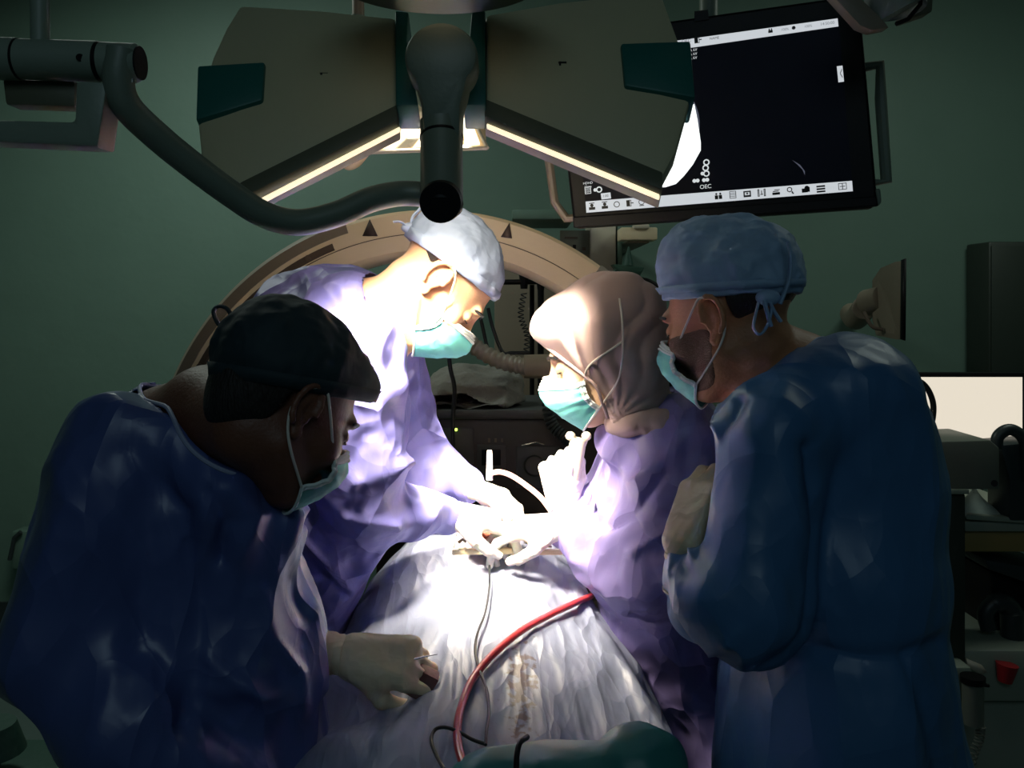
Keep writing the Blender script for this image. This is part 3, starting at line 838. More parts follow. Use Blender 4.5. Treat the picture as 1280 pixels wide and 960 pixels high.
text('OEC', 882, 233.5, 5, 'screen_text', scr)
text('1.00', 757, 245, 3, 'icon', scr)
text('OEC', 858, 51.5, 4, 'icon_grey', scr)
text('NAME', 893, 48, 3, 'icon', scr)
text('14:50:00', 1034, 29.5, 3.4, 'icon_grey', scr)
text('100%', 981, 37, 3, 'icon_grey', scr)
text('100%', 1010, 33, 3, 'icon_grey', scr)
for y, t_ in ((229, 'HDHD'), (233.5, '12cm')): text(t_, 735, y, 3, 'screen_text', scr)
for y in (63, 68, 73): text('mA kV', 865, y, 3.2, 'screen_text', scr)
mon_poly([(751, 242), (763, 240.5), (764, 248), (752, 249.5)], -.0012, -.0009, 'value_box', 'screen_bar', scr)
def icon(px, py, kind, m='icon'):
    c = ML(px, py); u = MC.y/F
    mb = MB()
    def rect(x0, z0, x1, z1):
        q = [(x0, z0), (x1, z0), (x1, z1), (x0, z1)]
        mb.prism([MC+MR @ Vector((c.x+x*u, -.0016, c.z+z*u)) for x, z in q][::-1], MR @ Vector((0, .0005, 0)))
    def disc(x, z, r, n=14):
        mb.prism([MC+MR @ Vector((c.x+(x+r*math.cos(2*math.pi*k/n))*u, -.0016, c.z+(z+r*math.sin(2*math.pi*k/n))*u)) for k in range(n)], MR @ Vector((0, .0005, 0)))
    def frame(x0, z0, x1, z1, t=.9):
        rect(x0, z0, x1, z0+t); rect(x0, z1-t, x1, z1); rect(x0, z0+t, x0+t, z1-t); rect(x1-t, z0+t, x1, z1-t)
    def ringd(x, z, r, t=1.1, n=14):
        for k in range(n):
            a, b = 2*math.pi*k/n, 2*math.pi*(k+1)/n
            q = [(r*math.cos(a), r*math.sin(a)), (r*math.cos(b), r*math.sin(b)), ((r-t)*math.cos(b), (r-t)*math.sin(b)), ((r-t)*math.cos(a), (r-t)*math.sin(a))]
            mb.prism([MC+MR @ Vector((c.x+(x+i)*u, -.0016, c.z+(z+j)*u)) for i, j in q], MR @ Vector((0, .0005, 0)))
    if kind == 'pair':
        for s_ in (-2.4, 2.4): disc(s_, 2.6, 1.3); rect(s_-2, -4, s_+2, 1)
    elif kind == 'grid':
        frame(-4, -4.5, 4, 4.5, .7)
        for k in (-2, 0, 2): rect(-3.3, k-.3, 3.3, k+.3)
    elif kind == 'person': rect(-4, -4.5, 4, -1); disc(0, 1.2, 2.2); rect(-3.5, 3.6, 3.5, 4.6)
    elif kind == 'box': rect(-4.5, -3.8, 4.5, -1.5); frame(-4.5, -3.8, 4.5, 3.8, 1.6); disc(0, .6, 1.2)
    elif kind == 'bracket': frame(-4.8, -4.5, -2.6, 4.5); frame(2.6, -4.5, 4.8, 4.5); rect(-1.6, -2.5, 1.6, -1.5); rect(-.5, -2.5, .5, 2.8)
    elif kind == 'stack': rect(-4.5, -4, 4.5, -1); rect(-3.8, -.2, 3.2, .8); rect(-2, 1.6, 4.5, 2.5)
    elif kind == 'lens': ringd(-1, 1, 3.2); rect(1.2, -3.8, 2.8, -1.4); rect(2.2, -4.6, 3.8, -3)
    elif kind == 'camera': rect(-4.5, -3.5, 2.5, 1.5); disc(1.4, 1.8, 2.8); rect(1.5, -3, 4.8, 2.8)
    elif kind == 'list':
        for k in (-3.4, -.2, 3): rect(-5, k-1, 5, k+1)
    elif kind == 'split': frame(-4.8, -4, 4.8, 4, .7); rect(-.4, -4, .4, 4); rect(-3, -.4, 3, .4)
    elif kind == 'recycle': ringd(0, 0, 4, 1)
    elif kind == 'exit': rect(-4, -4, -.2, 4); frame(-.2, -4, 2.2, 4, .7); rect(2.2, -.6, 5, .6)
    elif kind == 'cup': ringd(0, .5, 3.8, .9); rect(-3, -4.4, 3, -3.4)
    elif kind == 'dot': disc(0, 0, 2.2)
    elif kind == 'flask': rect(-2.6, -2.6, 2.6, .4); rect(-2, .4, -.6, 2.6); rect(.6, .4, 2, 2.6)
    elif kind == 'ring': ringd(0, 0, 4, 1.6)
    elif kind == 'eye': disc(-2, 0, 2.4); disc(2, 0, 2.4); rect(-4, -1, 4, 1)
    elif kind == 'chevron':
        for s_ in (-1, 1):
            mb.prism([MC+MR @ Vector((c.x+x*u, -.0016, c.z+z*u)) for x, z in ((0, 0-.8), (0, .8), (2.6, s_*5+.8), (2.6, s_*5-.8))], MR @ Vector((0, .0005, 0)))
    mb.build('screen_icon', m, scr, smooth=False, auto=None)
for x, y, k in ((740, 258, 'person'), (756, 256.5, 'person'), (771, 255.5, 'recycle'), (787, 254, 'exit'), (802, 253, 'cup'), (898, 245, 'pair'), (916, 243.5, 'grid'),
                (934, 242.5, 'box'), (952, 241, 'bracket'), (970, 239.5, 'stack'), (988, 238, 'lens'), (1007, 237, 'camera'), (1026, 236, 'list'), (1053, 233, 'split'),
                (963, 38.5, 'flask'), (992, 35, 'dot'), (872, 50, 'exit'), (1050, 92, 'chevron')):
    icon(x, y, k)
for x, y, k in ((735, 238, 'grid'), (749, 237, 'ring'), (744, 237.5, 'dot'), (883, 203, 'ring'), (882, 210, 'ring'), (883, 217, 'ring'), (882, 225, 'eye'), (870, 226, 'eye'), (878, 217, 'dot')):
    icon(x, y, k, 'screen_text')
# side handles
def mhandle(pts, m, r=.008):
    L_ = [ML(*p) for p in pts]
    MB().tube([MC+MR @ Vector((v.x, .035, v.z)) for v in L_], r, 10, flat=1.0).build('side_handle', m, mon, bevel=0)
mhandle([(1062, 83), (1104, 76), (1105, 120), (1112, 224), (1072, 228)], 'arm_grey', .0125)
mhandle([(730, 276), (722, 270), (705, 272), (690, 252), (680, 180), (676, 120)], 'cream_dark', .010)
mon_poly([(1094, 236), (1101, 235), (1103, 252), (1098, 258)], .004, .045, 'corner_bumper', 'arm_grey', mon, .004)
_p = MC+MR @ Vector((0.0, .06, .05))
MB().tube(spline([MC+MR @ Vector((0, .045, .03)), MC+MR @ Vector((0, .14, .05)), MC+Vector((.05, .22, .3)), MC+Vector((.05, .22, 1.06))], 6), .022, 16).build('support_arm', 'arm_grey', mon)

# ================================================================== imaging ring (C-arm)
rcx, rcz, RY = float(P(540, 612, 2.2).x), float(P(540, 612, 2.2).z), 2.2
ca = thing('c_arm', 'cream semicircular x-ray arm arching behind the surgeons', 'x-ray machine', (rcx, 2.27, 0))
def sweep(prof, a0, a1, n, name, m, parent, closed=True, smooth=True):
    V = []; k = len(prof)
    for i in range(n+1):
        a = math.radians(a0+(a1-a0)*i/n)
        for r_, y in prof: V.append((rcx+r_*math.cos(a), y, rcz+r_*math.sin(a)))
    Fc = [(i*k+j, i*k+(j+1) % k, (i+1)*k+(j+1) % k, (i+1)*k+j) for i in range(n) for j in range(k)]
    Fc += [tuple(range(k)), tuple(range(n*k, n*k+k))[::-1]]
    o = obj(name, V, Fc, m, parent, smooth); md = o.modifiers.new('edges', 'EDGE_SPLIT'); md.split_angle = math.radians(28); return o
arc = sweep([(.700, 2.205), (.692, 2.198), (.640, 2.194), (.600, 2.200), (.590, 2.212), (.584, 2.24), (.584, 2.33), (.59, 2.34), (.69, 2.34), (.70, 2.33)], -32, 212, 150, 'arc', 'cream', ca)
sweep([(.6415, 2.1925), (.6395, 2.1925), (.6395, 2.197), (.6415, 2.197)], -30, 210, 140, 'seam_line', 'seam', arc)
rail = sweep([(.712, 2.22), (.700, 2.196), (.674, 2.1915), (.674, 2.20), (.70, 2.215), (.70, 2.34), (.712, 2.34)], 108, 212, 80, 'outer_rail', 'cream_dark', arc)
sweep([(.704, 2.21), (.690, 2.1905), (.655, 2.188), (.650, 2.20), (.70, 2.215)], 18, 53, 40, 'rail_insert', 'cream_dark', arc)
sweep([(.664, 2.196), (.648, 2.1915), (.644, 2.195), (.655, 2.2)], 112, 210, 60, 'rail_groove', 'seam', arc)
for k, a in enumerate((118, 128, 141, 152, 163)):
    a = math.radians(a); c = Vector((rcx+.655*math.cos(a), 2.189, rcz+.655*math.sin(a)))
    MB().tube([c, c+Vector((0, .008, 0))], [.008, .008], 12).build('rail_bolt', 'seam', arc)
for px, py in ((463, 290), (634, 292)):
    q = [(px-1, py-16), (px+9, py+5), (px-10, py+5)] if px < 500 else [(px+3, py-14), (px+6, py+6), (px-8, py+4)]
    MB().prism([P(x, y, 2.189) for x, y in q][::-1], (0, .006, 0)).build('arrow_mark', 'marker', arc, auto=None)
# lower carriage and base behind the table
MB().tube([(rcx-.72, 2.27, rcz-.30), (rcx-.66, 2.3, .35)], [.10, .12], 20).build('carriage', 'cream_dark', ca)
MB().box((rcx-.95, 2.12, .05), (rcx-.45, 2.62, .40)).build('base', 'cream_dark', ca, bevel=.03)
b_ = (.0, 0, 0)
MB().tube([(rcx+.66*math.cos(math.radians(-30)), 2.27, rcz+.66*math.sin(math.radians(-30))), (rcx+.545, 2.27, rcz-.43)], [.07, .08], 20).build('detector', 'cream_dark', ca)

# ================================================================== anaesthesia machine behind the table
Ym = 2.75
am = thing('anaesthesia_machine', 'dark anaesthesia machine with dials and a green light behind the table', 'medical machine', (P(640, 600, Ym).x, Ym+.2, 0))
def bx(x0, y0, x1, y1, Y, dep, name, m, parent, bev=.006):
    return MB().prism([P(x0, y0, Y), P(x0, y1, Y), P(x1, y1, Y), P(x1, y0, Y)], (0, dep, 0)).build(name, m, parent, smooth=True, bevel=bev)
bx(470, 523, 775, 750, Ym, .40, 'front_body', 'machine', am)
bx(465, 512, 780, 524, Ym-.03, .44, 'top_shelf', 'machine_top', am)
bx(470, 750, 775, 960, Ym, .40, 'lower_body', 'machine', am)
for x in (490, 755):
    MB().tube([P(x-4, 984, Ym+.05), P(x+4, 984, Ym+.05)], .025, 16).build('caster', 'black', am)
bx(476, 535, 592, 580, Ym-.004, .01, 'drawer_front', 'machine_top', am, .003)
d_ = bx(596, 556, 632, 588, Ym-.006, .01, 'meter_panel', 'machine_top', am, .002)
bx(602, 562, 626, 582, Ym-.009, .006, 'meter_glass', 'black', d_, .002)
dp = bx(645, 558, 700, 610, Ym-.006, .01, 'dial_panel', 'machine_top', am, .003)
MB().tube([P(668, 582, Ym-.03), P(668, 582, Ym-.004)], [.028, .034], 28).build('dial_knob', 'machine', dp)
MB().tube([P(652, 557, Ym-.012), P(670, 553, Ym-.014), P(680, 556, Ym-.012)], .0035, 8).build('dial_handle', 'steel', dp)
MB().ball(P(570, 537, Ym-.006), .0045, 8).build('indicator_light', 'led', am)
for x in (610, 618, 626): bx(x, 548, x+3, 553, Ym-.004, .006, 'small_key', 'cream_dark', am, .0)

# cloth bundle
def cb(p):
    d = ellip(p, P(580, 487, 2.84), (.12, .11, .085))
    d = smin(d, ellip(p, P(628, 484, 2.86), (.075, .10, .08)), .05)
    d = smin(d, ellip(p, P(540, 496, 2.82), (.08, .10, .04)), .05)
    d = smin(d, ellip(p, P(600, 505, 2.83), (.14, .12, .04)), .04)
    return smax(d, -(p[:, 2]-float(P(0, 511, 2.72).z)-.004), .01)
V, Q = nets(cb, np.array(P(490, 540, 2.84))-.12, np.array(P(660, 440, 2.84))+.14, .008)
V = crumpled(V, Q, .02, .10, 4, (1, 1, 1.3), .5)
tag(obj('cloth_bundle', V, Q, 'towel'), 'crumpled grey-beige cloth heaped on the dark machine behind the surgeons', 'cloth')
def cb2(p):
    d = ellip(p, P(524, 500, 2.74), (.05, .05, .028))
    return d
V, Q = nets(cb2, np.array(P(500, 520, 2.74))-.1, np.array(P(550, 480, 2.74))+.1, .006)
V = crumpled(V, Q, .008, .05, 8)
tag(obj('breathing_bag', V, Q, 'black_matte'), 'folded black bag lying beside the cloth heap', 'bag')

# instrument rail with a post and coiled cord
Yp = 3.3
ir = thing('drip_stand', 'black post with a horizontal crossbar seen through the x-ray arch', 'stand', (P(676, 600, Yp).x, Yp, 0))
MB().tube([P(676, 346, Yp), P(676, 600, Yp), (P(676, 600, Yp).x, Yp, .08)], .012, 14).build('post', 'black', ir)
MB().tube([P(665, 356, Yp+.03), P(665, 560, Yp+.03)], .009, 12).build('second_post', 'black', ir)
MB().tube([P(596, 353, Yp), P(700, 352, Yp)], .010, 12).build('crossbar', 'black', ir)
MB().tube(spline([P(694, 352, Yp), P(700, 356, Yp), P(702, 368, Yp), P(702, 378, Yp)], 4), .009, 12).build('hook', 'black', ir)
for x, y in ((655, 349), (676, 350)):
    MB().tube([P(x, y-8, Yp), P(x, y+12, Yp)], [.02, .013], 16).build('clamp', 'black', ir)
for k in range(5):
    a = 2*math.pi*k/5; c = Vector((P(676, 600, Yp).x, Yp, .07)); e = c+Vector((.28*math.cos(a), .28*math.sin(a), -.03))
    MB().tube([c, e], [.018, .012], 10).build('foot', 'black', ir)
def coil(path, R_, turns, r, n=14):
    path = spline(path, 12); N = turns*n; out_ = []
    for i in range(N+1):
        t = i/N*(len(path)-1); k = min(int(t), len(path)-2); p = path[k].lerp(path[k+1], t-k)
        d = (path[min(k+1, len(path)-1)]-path[k]).normalized(); u = d.cross(Vector((0, 1, 0))).normalized(); v = d.cross(u)
        a = 2*math.pi*i/n; out_.append(p+R_*(u*math.cos(a)+v*math.sin(a)))
    return MB().tube(out_, r, 6)
tag(coil([P(655, 366, 3.25), P(651, 395, 3.25), P(659, 420, 3.25), P(656, 452, 3.25)], .010, 16, .0022).build('coiled_cord', 'cord', auto=None), 'thin dark coiled cord hanging from the crossbar', 'cord')
for pts, nm in (([P(600, 395, 2.9), P(604, 412, 2.9), P(608, 430, 2.9), P(612, 440, 2.9)], 'short dark cable below the surgeon cap, nearer of two'),
                ([P(610, 385, 2.92), P(616, 410, 2.92), P(628, 440, 2.92), P(640, 441, 2.92), P(662, 441, 2.92)], 'dark cable that bends level under the crossbar')):
    tag(MB().tube(spline(pts, 6), .006, 10).build('cable', 'cord'), nm, 'cable')
tag(MB().tube(spline([P(560, 300, 2.6), P(561, 440, 2.6), P(568, 485, 2.6), P(566, 530, 2.6), P(567, 575, 2.6), P(571, 640, 2.6)], 8), .0065, 10).build('cable', 'cord'), 'long black cable hanging in front of the cloth heap', 'cable')

# breathing hoses
hz = thing('breathing_hose', 'translucent corrugated breathing hose lying above the cloth heap', 'hose', P(640, 460, 2.6))
path = spline([P(572, 412, 2.62), P(592, 432, 2.62), P(618, 448, 2.6), P(645, 456, 2.58), (P(668, 458, 2.56)), P(700, 452, 2.56)], 12)
rs = [.024+.003*math.sin(i*1.9) for i in range(len(path))]
MB().tube(path, rs, 20).build('corrugated_tube', 'hose_clear', hz, auto=None)
MB().tube([P(655, 458, 2.56), P(692, 458, 2.56)], [.034, .036], 20).build('connector', 'cream_dark', hz)
coil([P(686, 470, 2.6), P(684, 500, 2.6), P(690, 530, 2.6), P(708, 548, 2.58), P(722, 556, 2.56)], .014, 22, .005).build('ribbed_hose', 'dark_plastic', hz, auto=None)

# ================================================================== supply column and shelf on the back wall
pc = thing('supply_column', 'grey-beige medical supply column with a shelf behind the x-ray arch', 'cabinet', (P(730, 600, 3.6).x, 3.8, 0))
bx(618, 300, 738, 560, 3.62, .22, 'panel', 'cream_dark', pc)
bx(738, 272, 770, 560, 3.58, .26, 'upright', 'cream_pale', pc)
bx(772, 280, 778, 560, 3.58, .26, 'edge_rail', 'wall', pc)
bx(640, 262, 718, 274, 3.40, .42, 'shelf', 'wall', pc)
lb = bx(700, 288, 740, 318, 3.612, .008, 'label_plate', 'grey_plastic', pc, .001)
bx(716, 306, 720, 311, 3.604, .008, 'outlet', 'black', lb, 0); bx(728, 309, 732, 313, 3.604, .008, 'outlet', 'seam', lb, 0)
bx(706, 296, 722, 298, 3.604, .008, 'print_line', 'seam', lb, 0)
bx(618, 560, 778, 560+380, 3.66, .18, 'column_foot', 'cream_dark', pc)
ks = thing('sensor_box', 'cream box fixed to the wall just below the big monitor', 'box', P(799, 300, 3.5))
bx(776, 284, 822, 300, 3.45, .12, 'box_body', 'cream', ks)
bx(792, 280, 812, 286, 3.44, .05, 'box_knob', 'cream_pale', ks)
bx(784, 300, 812, 304, 3.5, .70, 'wall_bracket', 'cream_dark', ks)
pl = thing('wall_device', 'small dark green device with a pointed clip beside the pink head scarf', 'medical device', P(788, 330, 3.4))
MB().prism([P(766, 330, 3.4), P(806, 334, 3.4), P(800, 345, 3.4), P(776, 342, 3.4)], (0, .1, 0)).build('tray', 'plant', pl, bevel=.004)
MB().tube([P(785, 332, 3.42), P(786, 308, 3.42)], [.022, .003], 10).build('pointed_clip', 'plant', pl)
MB().tube(spline([P(775, 345, 3.4), P(790, 352, 3.38), P(808, 350, 3.36), P(830, 362, 3.36)], 5), .008, 8).build('cable', 'black', pl)
MB().tube(spline([P(768, 338, 3.4), P(780, 350, 3.42), P(800, 344, 3.42)], 5), .008, 8).build('cable', 'plant', pl)
bx(770, 346, 806, 352, 3.42, .78, 'mount', 'plant', pl)

# ================================================================== right side equipment
ws = thing('wall_screen', 'thin beige screen on a wall bracket seen edge-on, right of the monitor', 'monitor', P(1105, 390, 3.3))
MB().prism([P(1126, 325, 3.05), P(1132, 323, 3.0), P(1131, 426, 3.0), P(1125, 424, 3.05)], (.012, .02, 0)).build('glass_front', 'black', ws, auto=None)
MB().prism([P(1108, 334, 3.25), P(1127, 326, 3.06), P(1126, 425, 3.06), P(1102, 420, 3.25), P(1098, 400, 3.25), P(1098, 350, 3.25)], (0, .05, 0)).build('back_shell', 'cream_dark', ws, bevel=.006)
MB().tube([P(1085, 378, 3.35), P(1104, 372, 3.26)], [.05, .045], 20).build('pivot', 'cream_dark', ws)
MB().tube(spline([P(1064, 392, 3.6), P(1070, 398, 3.5), P(1080, 385, 3.36)], 4), .045, 16).build('bracket_arm', 'cream_dark', ws)
MB().tube([P(1066, 396, 4.19), P(1066, 394, 3.6)], .04, 12).build('wall_arm', 'cream_dark', ws)
MB().tube(spline([P(1080, 390, 3.25), P(1090, 408, 3.22), P(1104, 412, 3.2)], 5), .007, 8).build('cable', 'seam', ws)

wc = thing('wall_cabinet', 'dark tall wall cabinet cut by the right edge above the bright screen', 'cabinet', (P(1300, 380, 4.0).x, 4.08, P(0, 472, 3.98).z))
bx(1236, 302, 1420, 472, 3.98, .20, 'cabinet_body', 'cabinet_dark', wc, .01)
bx(1240, 307, 1330, 468, 3.968, .012, 'door', 'cabinet_dark', wc, .003)

bs = thing('lit_monitor', 'blank bright monitor glowing cream behind the right man in blue', 'monitor', P(1215, 560, 2.9))
bx(1112, 466, 1300, 560, 2.9, .04, 'bezel', 'black', bs, .004)
bx(1136, 471.5, 1278, 552, 2.896, .004, 'screen', 'panel_lit', bs, 0)
bx(1190, 556, 1230, 640, 2.93, .04, 'stand', 'black', bs)
bx(1150, 640, 1280, 648, 2.88, .16, 'stand_base', 'black', bs)

console = thing('equipment_cart', 'grey equipment cart with a hood, post and white lower tray at the right edge', 'equipment cart', (P(1240, 700, 2.4).x, 2.5, 0))
MB().prism([P(1168, 552, 2.35), P(1238, 550, 2.35), P(1250, 560, 2.35), P(1250, 612, 2.35), P(1168, 612, 2.35)], (0, .22, 0)).build('hood', 'grey_plastic', console, bevel=.006)
MB().tube([P(1243, 604, 2.346), P(1243, 604, 2.351)], .0085, 12).build('hood_mark', 'black', console)
bx(1172, 612, 1212, 618, 2.34, .2, 'post_collar', 'pale_plastic', console, .003)
bx(1174, 618, 1207, 836, 2.36, .16, 'post', 'cabinet_dark', console, .004)
bx(1182, 622, 1186, 834, 2.357, .004, 'post_groove', 'black', console, 0)
bx(1206, 664, 1330, 690, 2.45, .40, 'shelf_edge', 'wood', console, .004)
bx(1206, 652, 1330, 665, 2.43, .44, 'shelf_top', 'pale_plastic', console, .006)
bx(1206, 690, 1226, 835, 2.75, .1, 'rear_post', 'cabinet_dark', console)
bx(1170, 834, 1216, 875, 2.30, .3, 'lower_tray', 'pale_plastic', console, .01)
bx(1205, 812, 1400, 880, 2.36, .40, 'lower_housing', 'pale_plastic', console, .02)
bx(1180, 876, 1400, 1050, 2.40, .36, 'lower_cabinet', 'pale_plastic', console, .01)
MB().prism([P(1209, 824, 2.352), P(1228, 832, 2.352), P(1234, 840, 2.352), P(1226, 844, 2.352), P(1210, 834, 2.352)], (0, .01, 0)).build('pale_label', 'cream_pale', console, auto=None)  # pale cream plate on the lower housing
MB().tube([P(1200, 1056, 2.5), P(1200, 1074, 2.5)], .03, 12).build('caster', 'black', console)
MB().tube([P(1340, 1056, 2.5), P(1340, 1074, 2.5)], .03, 12).build('caster', 'black', console)

hose = (MB().tube(spline([P(1236, 786, 2.45), P(1232, 768, 2.45), P(1240, 756, 2.45), P(1253, 753, 2.45), P(1264, 762, 2.45), P(1266, 785, 2.45), P(1268, 812, 2.45)], 6), [.022]*13+[.026]*12+[.032]*12, 18).build('spout', 'dark_plastic', console))
MB().tube([P(1259, 830, 2.34), P(1256, 852, 2.34)], [.028, .018], 20).build('red_cap', 'red', console)['label'] = 'dark red cup-shaped cap'
can = thing('canister', 'small grey cylindrical canister clipped to the front of the cart', 'canister', P(1216, 905, 2.26))
MB().tube([P(1216, 852, 2.26), P(1216, 904, 2.26)], .026, 20).build('canister_body', 'grey_plastic', can)
MB().tube([P(1216, 845, 2.26), P(1216, 853, 2.26)], .030, 20).build('lid', 'black', can)
MB().tube([P(1228, 856, 2.25), P(1236, 857, 2.25)], .005, 8).build('nozzle', 'black', can)
MB().tube([P(1216, 870, 2.26), P(1216, 870, 2.295)], .008, 8).build('clip', 'black', can)
tag(coil([P(1226, 908, 2.27), P(1224, 925, 2.27), P(1216, 945, 2.27), P(1212, 975, 2.27)], .010, 12, .0025).build('coiled_cord', 'grey_plastic', auto=None), 'pale coiled cord hanging below the grey canister', 'cord')
bh = console
MB().tube(spline([P(1245, 560, 2.4), P(1248, 545, 2.4), P(1261, 537, 2.4), P(1275, 543, 2.4), P(1283, 560, 2.4), P(1286, 600, 2.4)], 6), [.016]*31, 16).build('ring_handle', 'dark_plastic', bh)
MB().prism([P(1250, 556, 2.41), P(1300, 552, 2.41), P(1300, 652, 2.41), P(1262, 652, 2.41), P(1262, 600, 2.41)], (0, .12, 0)).build('holder_body', 'dark_plastic', bh, bevel=.01)
tag(MB().tube(spline([P(1128, 480, 2.6), P(1146, 476, 2.6), P(1158, 484, 2.6), P(1166, 502, 2.6), P(1166, 522, 2.6), P(1160, 545, 2.6), P(1150, 600, 2.6)], 6), .0085, 12).build('cable_loop', 'cord'), 'black cable looping in front of the bright blank monitor', 'cable')
tr = console
MB().prism([P(1210, 648, 2.42), P(1330, 656, 2.42), P(1330, 636, 2.7), P(1214, 632, 2.7)][::-1], (0, 0, .012)).build('tray_floor', 'pale_plastic', tr, bevel=.004)
MB().tube([P(1210, 646, 2.42), P(1330, 654, 2.42), P(1330, 634, 2.7), P(1214, 630, 2.7)], .008, 8, closed=True).build('tray_rim', 'pale_plastic', tr)
def pp(p):
    c = np.array(P(1218, 636, 2.5)); q = p-c
    r = np.sqrt(q[:, 0]**2+q[:, 1]**2); return (r-.07*np.clip(1-(q[:, 2]+.01)/.075, 0, 1)**1.6-.004)*.5+np.clip(-q[:, 2]-.01, 0, 1)
V, Q = nets(pp, np.array(P(1218, 640, 2.5))-.1, np.array(P(1218, 640, 2.5))+.1, .005)
tag(obj('paper_wipe', V, Q, 'paper'), 'crumpled pale cloth peak standing on the tray next to the grey hood', 'cloth')
lm_ = console
MB().prism([P(1232, 700, 2.45), P(1330, 716, 2.45), P(1330, 745, 2.45), P(1236, 712, 2.45)], (0, .3, 0)).build('panel_lid', 'dark_plastic', lm_, bevel=.004)
MB().prism([P(1240, 716, 2.5), P(1330, 746, 2.5), P(1330, 820, 2.5), P(1240, 820, 2.5)], (0, .3, 0)).build('panel_body', 'black', lm_, bevel=.004)

# left edge things
sk = thing('wall_socket_box', 'small grey box on the wall at the left edge behind the man in navy', 'box', P(26, 712, 4.19))
bx(14, 664, 60, 712, 4.1, .10, 'box_body', 'wall', sk, .01)
MB().tube([P(12, 700, 4.09), P(18, 672, 4.09), P(26, 665, 4.09)], .01, 8).build('cable', 'dark_plastic', sk)
st = thing('stool', 'dark green padded stool at the lower left corner', 'stool', (P(-10, 920, 1.9).x, 1.9, 0))
MB().tube([P(-12, 905, 1.9), P(-12, 940, 1.9)], [.05, .07], 24).build('seat_back', 'plant', st)
MB().tube([P(-12, 938, 1.9), (P(-12, 905, 1.9).x, 1.9, .05)], .02, 12).build('post', 'dark_plastic', st)
MB().tube([(P(-12, 905, 1.9).x, 1.9, .44), (P(-12, 905, 1.9).x, 1.9, .50)], .17, 32).build('seat', 'plant', st, bevel=.01)
MB().tube([(P(-12, 905, 1.9).x, 1.9, 0), (P(-12, 905, 1.9).x, 1.9, .05)], [.24, .20], 32).build('foot', 'dark_plastic', st)

# ================================================================== operating table and drape
def dz(x, y):
    """height of the drape's top surface"""
    zt = np.interp(y, [.92, 1.2, 1.4, 1.6, 1.75, 1.9, 2.15], [.905, .945, .985, 1.02, 1.062, 1.058, 1.03])
    cx = np.interp(y, [.92, 1.35, 1.5, 1.72, 2.0], [-.05, -.05, -.05, -.07, -.075])
    hw = np.interp(y, [.92, 1.1, 1.35, 1.5, 1.72, 2.0], [.33, .32, .29, .27, .22, .19])
    s_ = (x-cx)/hw
    z = zt-.10*np.abs(s_)**2.4-np.clip(np.abs(s_)-1, 0, 9)*1.6
    # hollow under the left man's hand and the roll of cloth before it
    z = z-.045*np.exp(-((x+.24)/.08)**2-((y-1.33)/.07)**2)
    z = z+.028*np.exp(-((x+.22)/.10)**2-((y-1.17)/.055)**2)
    z = z+.016*np.exp(-((x-.14-.25*(1.6-y))/.018)**2)*np.clip((1.72-y)*3, 0, 1)*np.clip((y-1.15)*8, 0, 1)
    z = z-.012*np.exp(-((x+.10+.28*(1.5-y))/.022)**2)*np.clip((1.6-y)*5, 0, 1)
    return z
NX, NY = 190, 200
V = []
for j in range(NY+1):
    y = .93+(2.15-.93)*j/NY
    cx = float(np.interp(y, [.92, 1.35, 1.5, 1.72, 2.0], [-.05, -.05, -.05, -.07, -.075])); hw = float(np.interp(y, [.92, 1.1, 1.35, 1.5, 1.72, 2.0], [.33, .32, .29, .27, .22, .19]))
    for i in range(NX+1):
        s_ = -1.35+2.7*i/NX
        x = cx+hw*(s_ if abs(s_) < 1.03 else math.copysign(1.03+(abs(s_)-1.03)*.25, s_))
        e = max(0, abs(s_)-1.0)
        z = float(dz(np.array(cx+hw*max(-1, min(1, s_))), np.array(y)))-e*1.75
        V.append((x, y, z))
# front and back falls
def fall(j, sgn):
    out_ = []
    for k in range(1, 40):
        t = k/39
        for i in range(NX+1):
            x, y, z = V[j*(NX+1)+i]
            zz = z+(.36-z)*t
            out_.append((x+.012*math.sin(i*.35)*t, y+sgn*(.018*math.sin(min(t*12, math.pi/2))+.02*t+.012*math.sin(i*.28)*t), zz))
    return out_
front = fall(0, -1)
n0 = (NX+1)*(NY+1)
Fc = [(j*(NX+1)+i, j*(NX+1)+i+1, (j+1)*(NX+1)+i+1, (j+1)*(NX+1)+i) for j in range(NY) for i in range(NX)]
for k in range(39):
    for i in range(NX):
        a = n0+(k-1)*(NX+1)+i if k else i
        b = a+1; c = n0+k*(NX+1)+i
        Fc.append((c, c+1, b, a))
V = np.array(V+front, np.float32); Q = np.array(Fc)
V = crumpled(V, Q, .0040, .085, 11, (1.5, .55, 1), .45)
# long fine pleats running down the cloth towards the camera
N_ = vnormals(V, Q)
ph = (V[:, 0]+.05)/(.5+(1.9-V[:, 1])*.5)
V = V+N_*(.0035*np.abs(vnoise(np.stack([ph*75, V[:, 1]*3.2, V[:, 2]*2], 1)))*np.clip(1.9-V[:, 1], 0, 1))[:, None]
V = V.astype(np.float32)
DV = V
dr = obj('surgical_drape', V, Q, 'drape'); tag(dr, 'pale blue crinkled surgical drape spread over the operating table, stained in the middle', 'drape')
sd = dr.modifiers.new('thickness', 'SOLIDIFY'); sd.thickness = .002; sd.offset = -1
ot = thing('operating_table', 'operating table almost wholly hidden beneath the pale blue drape', 'table', (-.06, 1.5, 0))
MB().box((-.20, 1.00, .74), (.10, 2.10, .80)).build('table_top', 'dark_plastic', ot, bevel=.01)
MB().box((-.13, 1.40, .10), (.03, 1.75, .74)).build('column', 'steel', ot, bevel=.01)
MB().box((-.26, 1.10, .0), (.14, 2.0, .10)).build('foot', 'steel', ot, bevel=.02)
